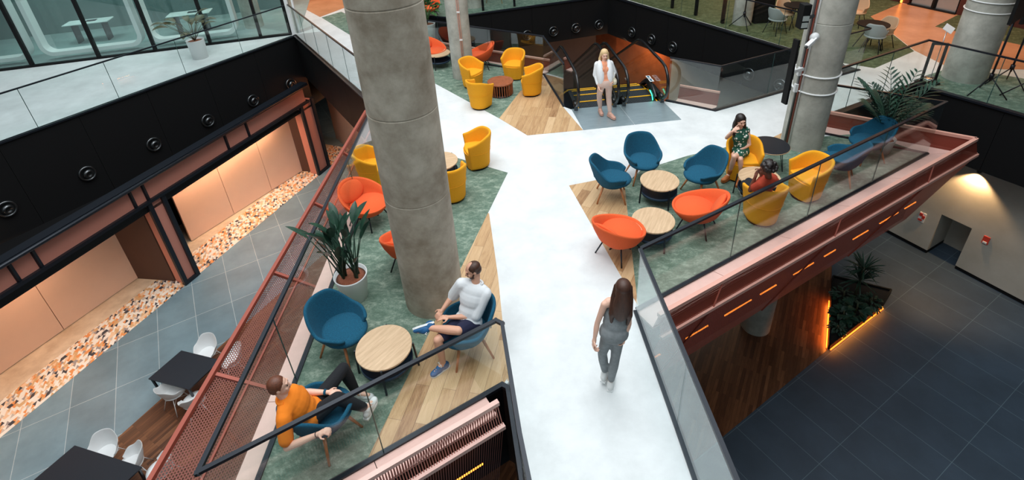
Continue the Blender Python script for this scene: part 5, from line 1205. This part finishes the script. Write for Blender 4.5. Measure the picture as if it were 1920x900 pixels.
for x in (-.14, .14): mb.bar((x, 0, 0), (x, 0, 1.0), .05, .05)
mb.bar((-.165, 0, 1.0), (.165, 0, 1.0), .05, .05); mb.build('frame', M['black'], o)
for x in (-.14, .14): MB().lathe([(0, 0), (.13, 0), (.12, .03), (0, .04)], 20, (x, 0, 0)).build('foot', M['black'], o)
o = thing('sign_stand', 'slim sign stand with tilted white panel behind the black barrier frame', 'sign', at(1744, 148)); MB().lathe([(0, 0), (.15, 0), (.14, .02), (0, .03)], 20).tube([(0, 0, .02), (0, 0, 1.25)], .010, 8).build('pole', M['chrome'], o); b = MB().box(-.15, .15, -.105, .105, -.005, .005).build('panel', M['white'], o); b.location = (.03, 0, 1.28); b.rotation_euler = (.5, -.2, .7)
o = thing('cabinet', 'black low cabinet beside the lit column behind the far railing', 'cabinet', at(1424, 40)); MB().box(-.3, .3, -.25, .25, .04, 1.0).build('body', M['black'], o, bevel=.01); MB().box(-.28, .28, -.23, .23, 0, .04).build('plinth', M['blackmetal'], o); MB().box(-.29, .29, -.262, -.252, .08, .96).build('door', M['black'], o)
# fittings hung on the banded column
CA, CB = V((4.0, 9.15, 0)), V((8.0, 9.35, 0))
q = onplane(CA, CB, 1521, 66); o = thing('security_camera', 'white security camera on the banded concrete column', 'camera', (q.x, q.y - .1, q.z))
b = MB().lathe([(0, 0), (.085, 0), (.085, .03), (.05, .07), (0, .08)], 24).build('mount', M['white'], o); b.rotation_euler = (PI / 2, 0, 0)
q2 = onplane(CA, CB, 1496, 77) - q; e_ = V((q2.x * 1.0, -.22, q2.z)); MB().bar((0, -.08, 0), e_ * .35 + V((0, -.05, 0)), .03, .03).build('arm', M['white'], o); MB().bar(e_ * .25 + V((0, -.05, 0)), e_, .075, .07).build('camera_body', M['white'], o, bevel=.008); MB().cap(e_, e_ * 1.06, .026, .024).build('lens', M['camera_glass'], o)
a, b = onplane(CA, CB, 1512, 50), onplane(CA, CB, 1517, 5); o = thing('speaker_unit', 'tall narrow black unit mounted high on the banded column', 'speaker', (a.x - .12, a.y - .05, a.z)); h_ = b.z - a.z
MB().box(-.07, .07, -.09, .09, 0, h_).build('body', M['black'], o, bevel=.008); MB().box(-.055, .055, -.098, -.091, .03, .12).box(-.055, .055, -.098, -.091, .15, .24).build('labels', M['paleblue'], o); MB().bar((.07, 0, h_ * .4), (.24, .1, h_ * .4), .04, .05).build('bracket', M['blackmetal'], o)
a, b = onplane(CA, CB, 1468, 192), onplane(CA, CB, 1492, 72); o = thing('screen', 'thin black screen seen edge on beside the banded column', 'screen', (a.x, a.y - .05, a.z)); d_ = V((b.x - a.x, 0, b.z - a.z))
mb = MB(); dd = V((-.25, .95, 0)).normalized(); mb.bar((0, 0, 0), d_, .05, .13, dd); mb.build('display', M['black'], o, bevel=.008); MB().bar(d_ * .5, d_ * .5 + V((.35, .15, 0)), .04, .06).build('bracket', M['whitemetal'], o)
# far upper lounge: mullions and stool behind the back fascia
mb = MB()
for p_ in ((906, 22), (965, 14), (1080, -2)): q = G(*p_); mb.bar(q + V((0, .15, 0)), q + V((0, .15, 3.5)), .09, .12)
for p_ in ((1252, 18), (1296, 32), (1346, 47)): q = G(*p_); mb.bar(q + V((.2, .15, 0)), q + V((.2, .15, 3.5)), .09, .12)
struct('trim', mb, M['black'])
o = thing('tripod_lamp', 'pale wooden tripod lamp legs standing behind the far mullion', 'lamp', at(930, 4))
for k in range(3): a = 1.2 + 2 * PI * k / 3; MB().tube([(0, 0, 1.4), (math.cos(a) * .4, math.sin(a) * .4, 0)], .016, 8).build('leg', M['oakedge'], o)
MB().lathe([(.25, 1.4), (.18, 1.75)], 24).build('shade', M['white'], o)
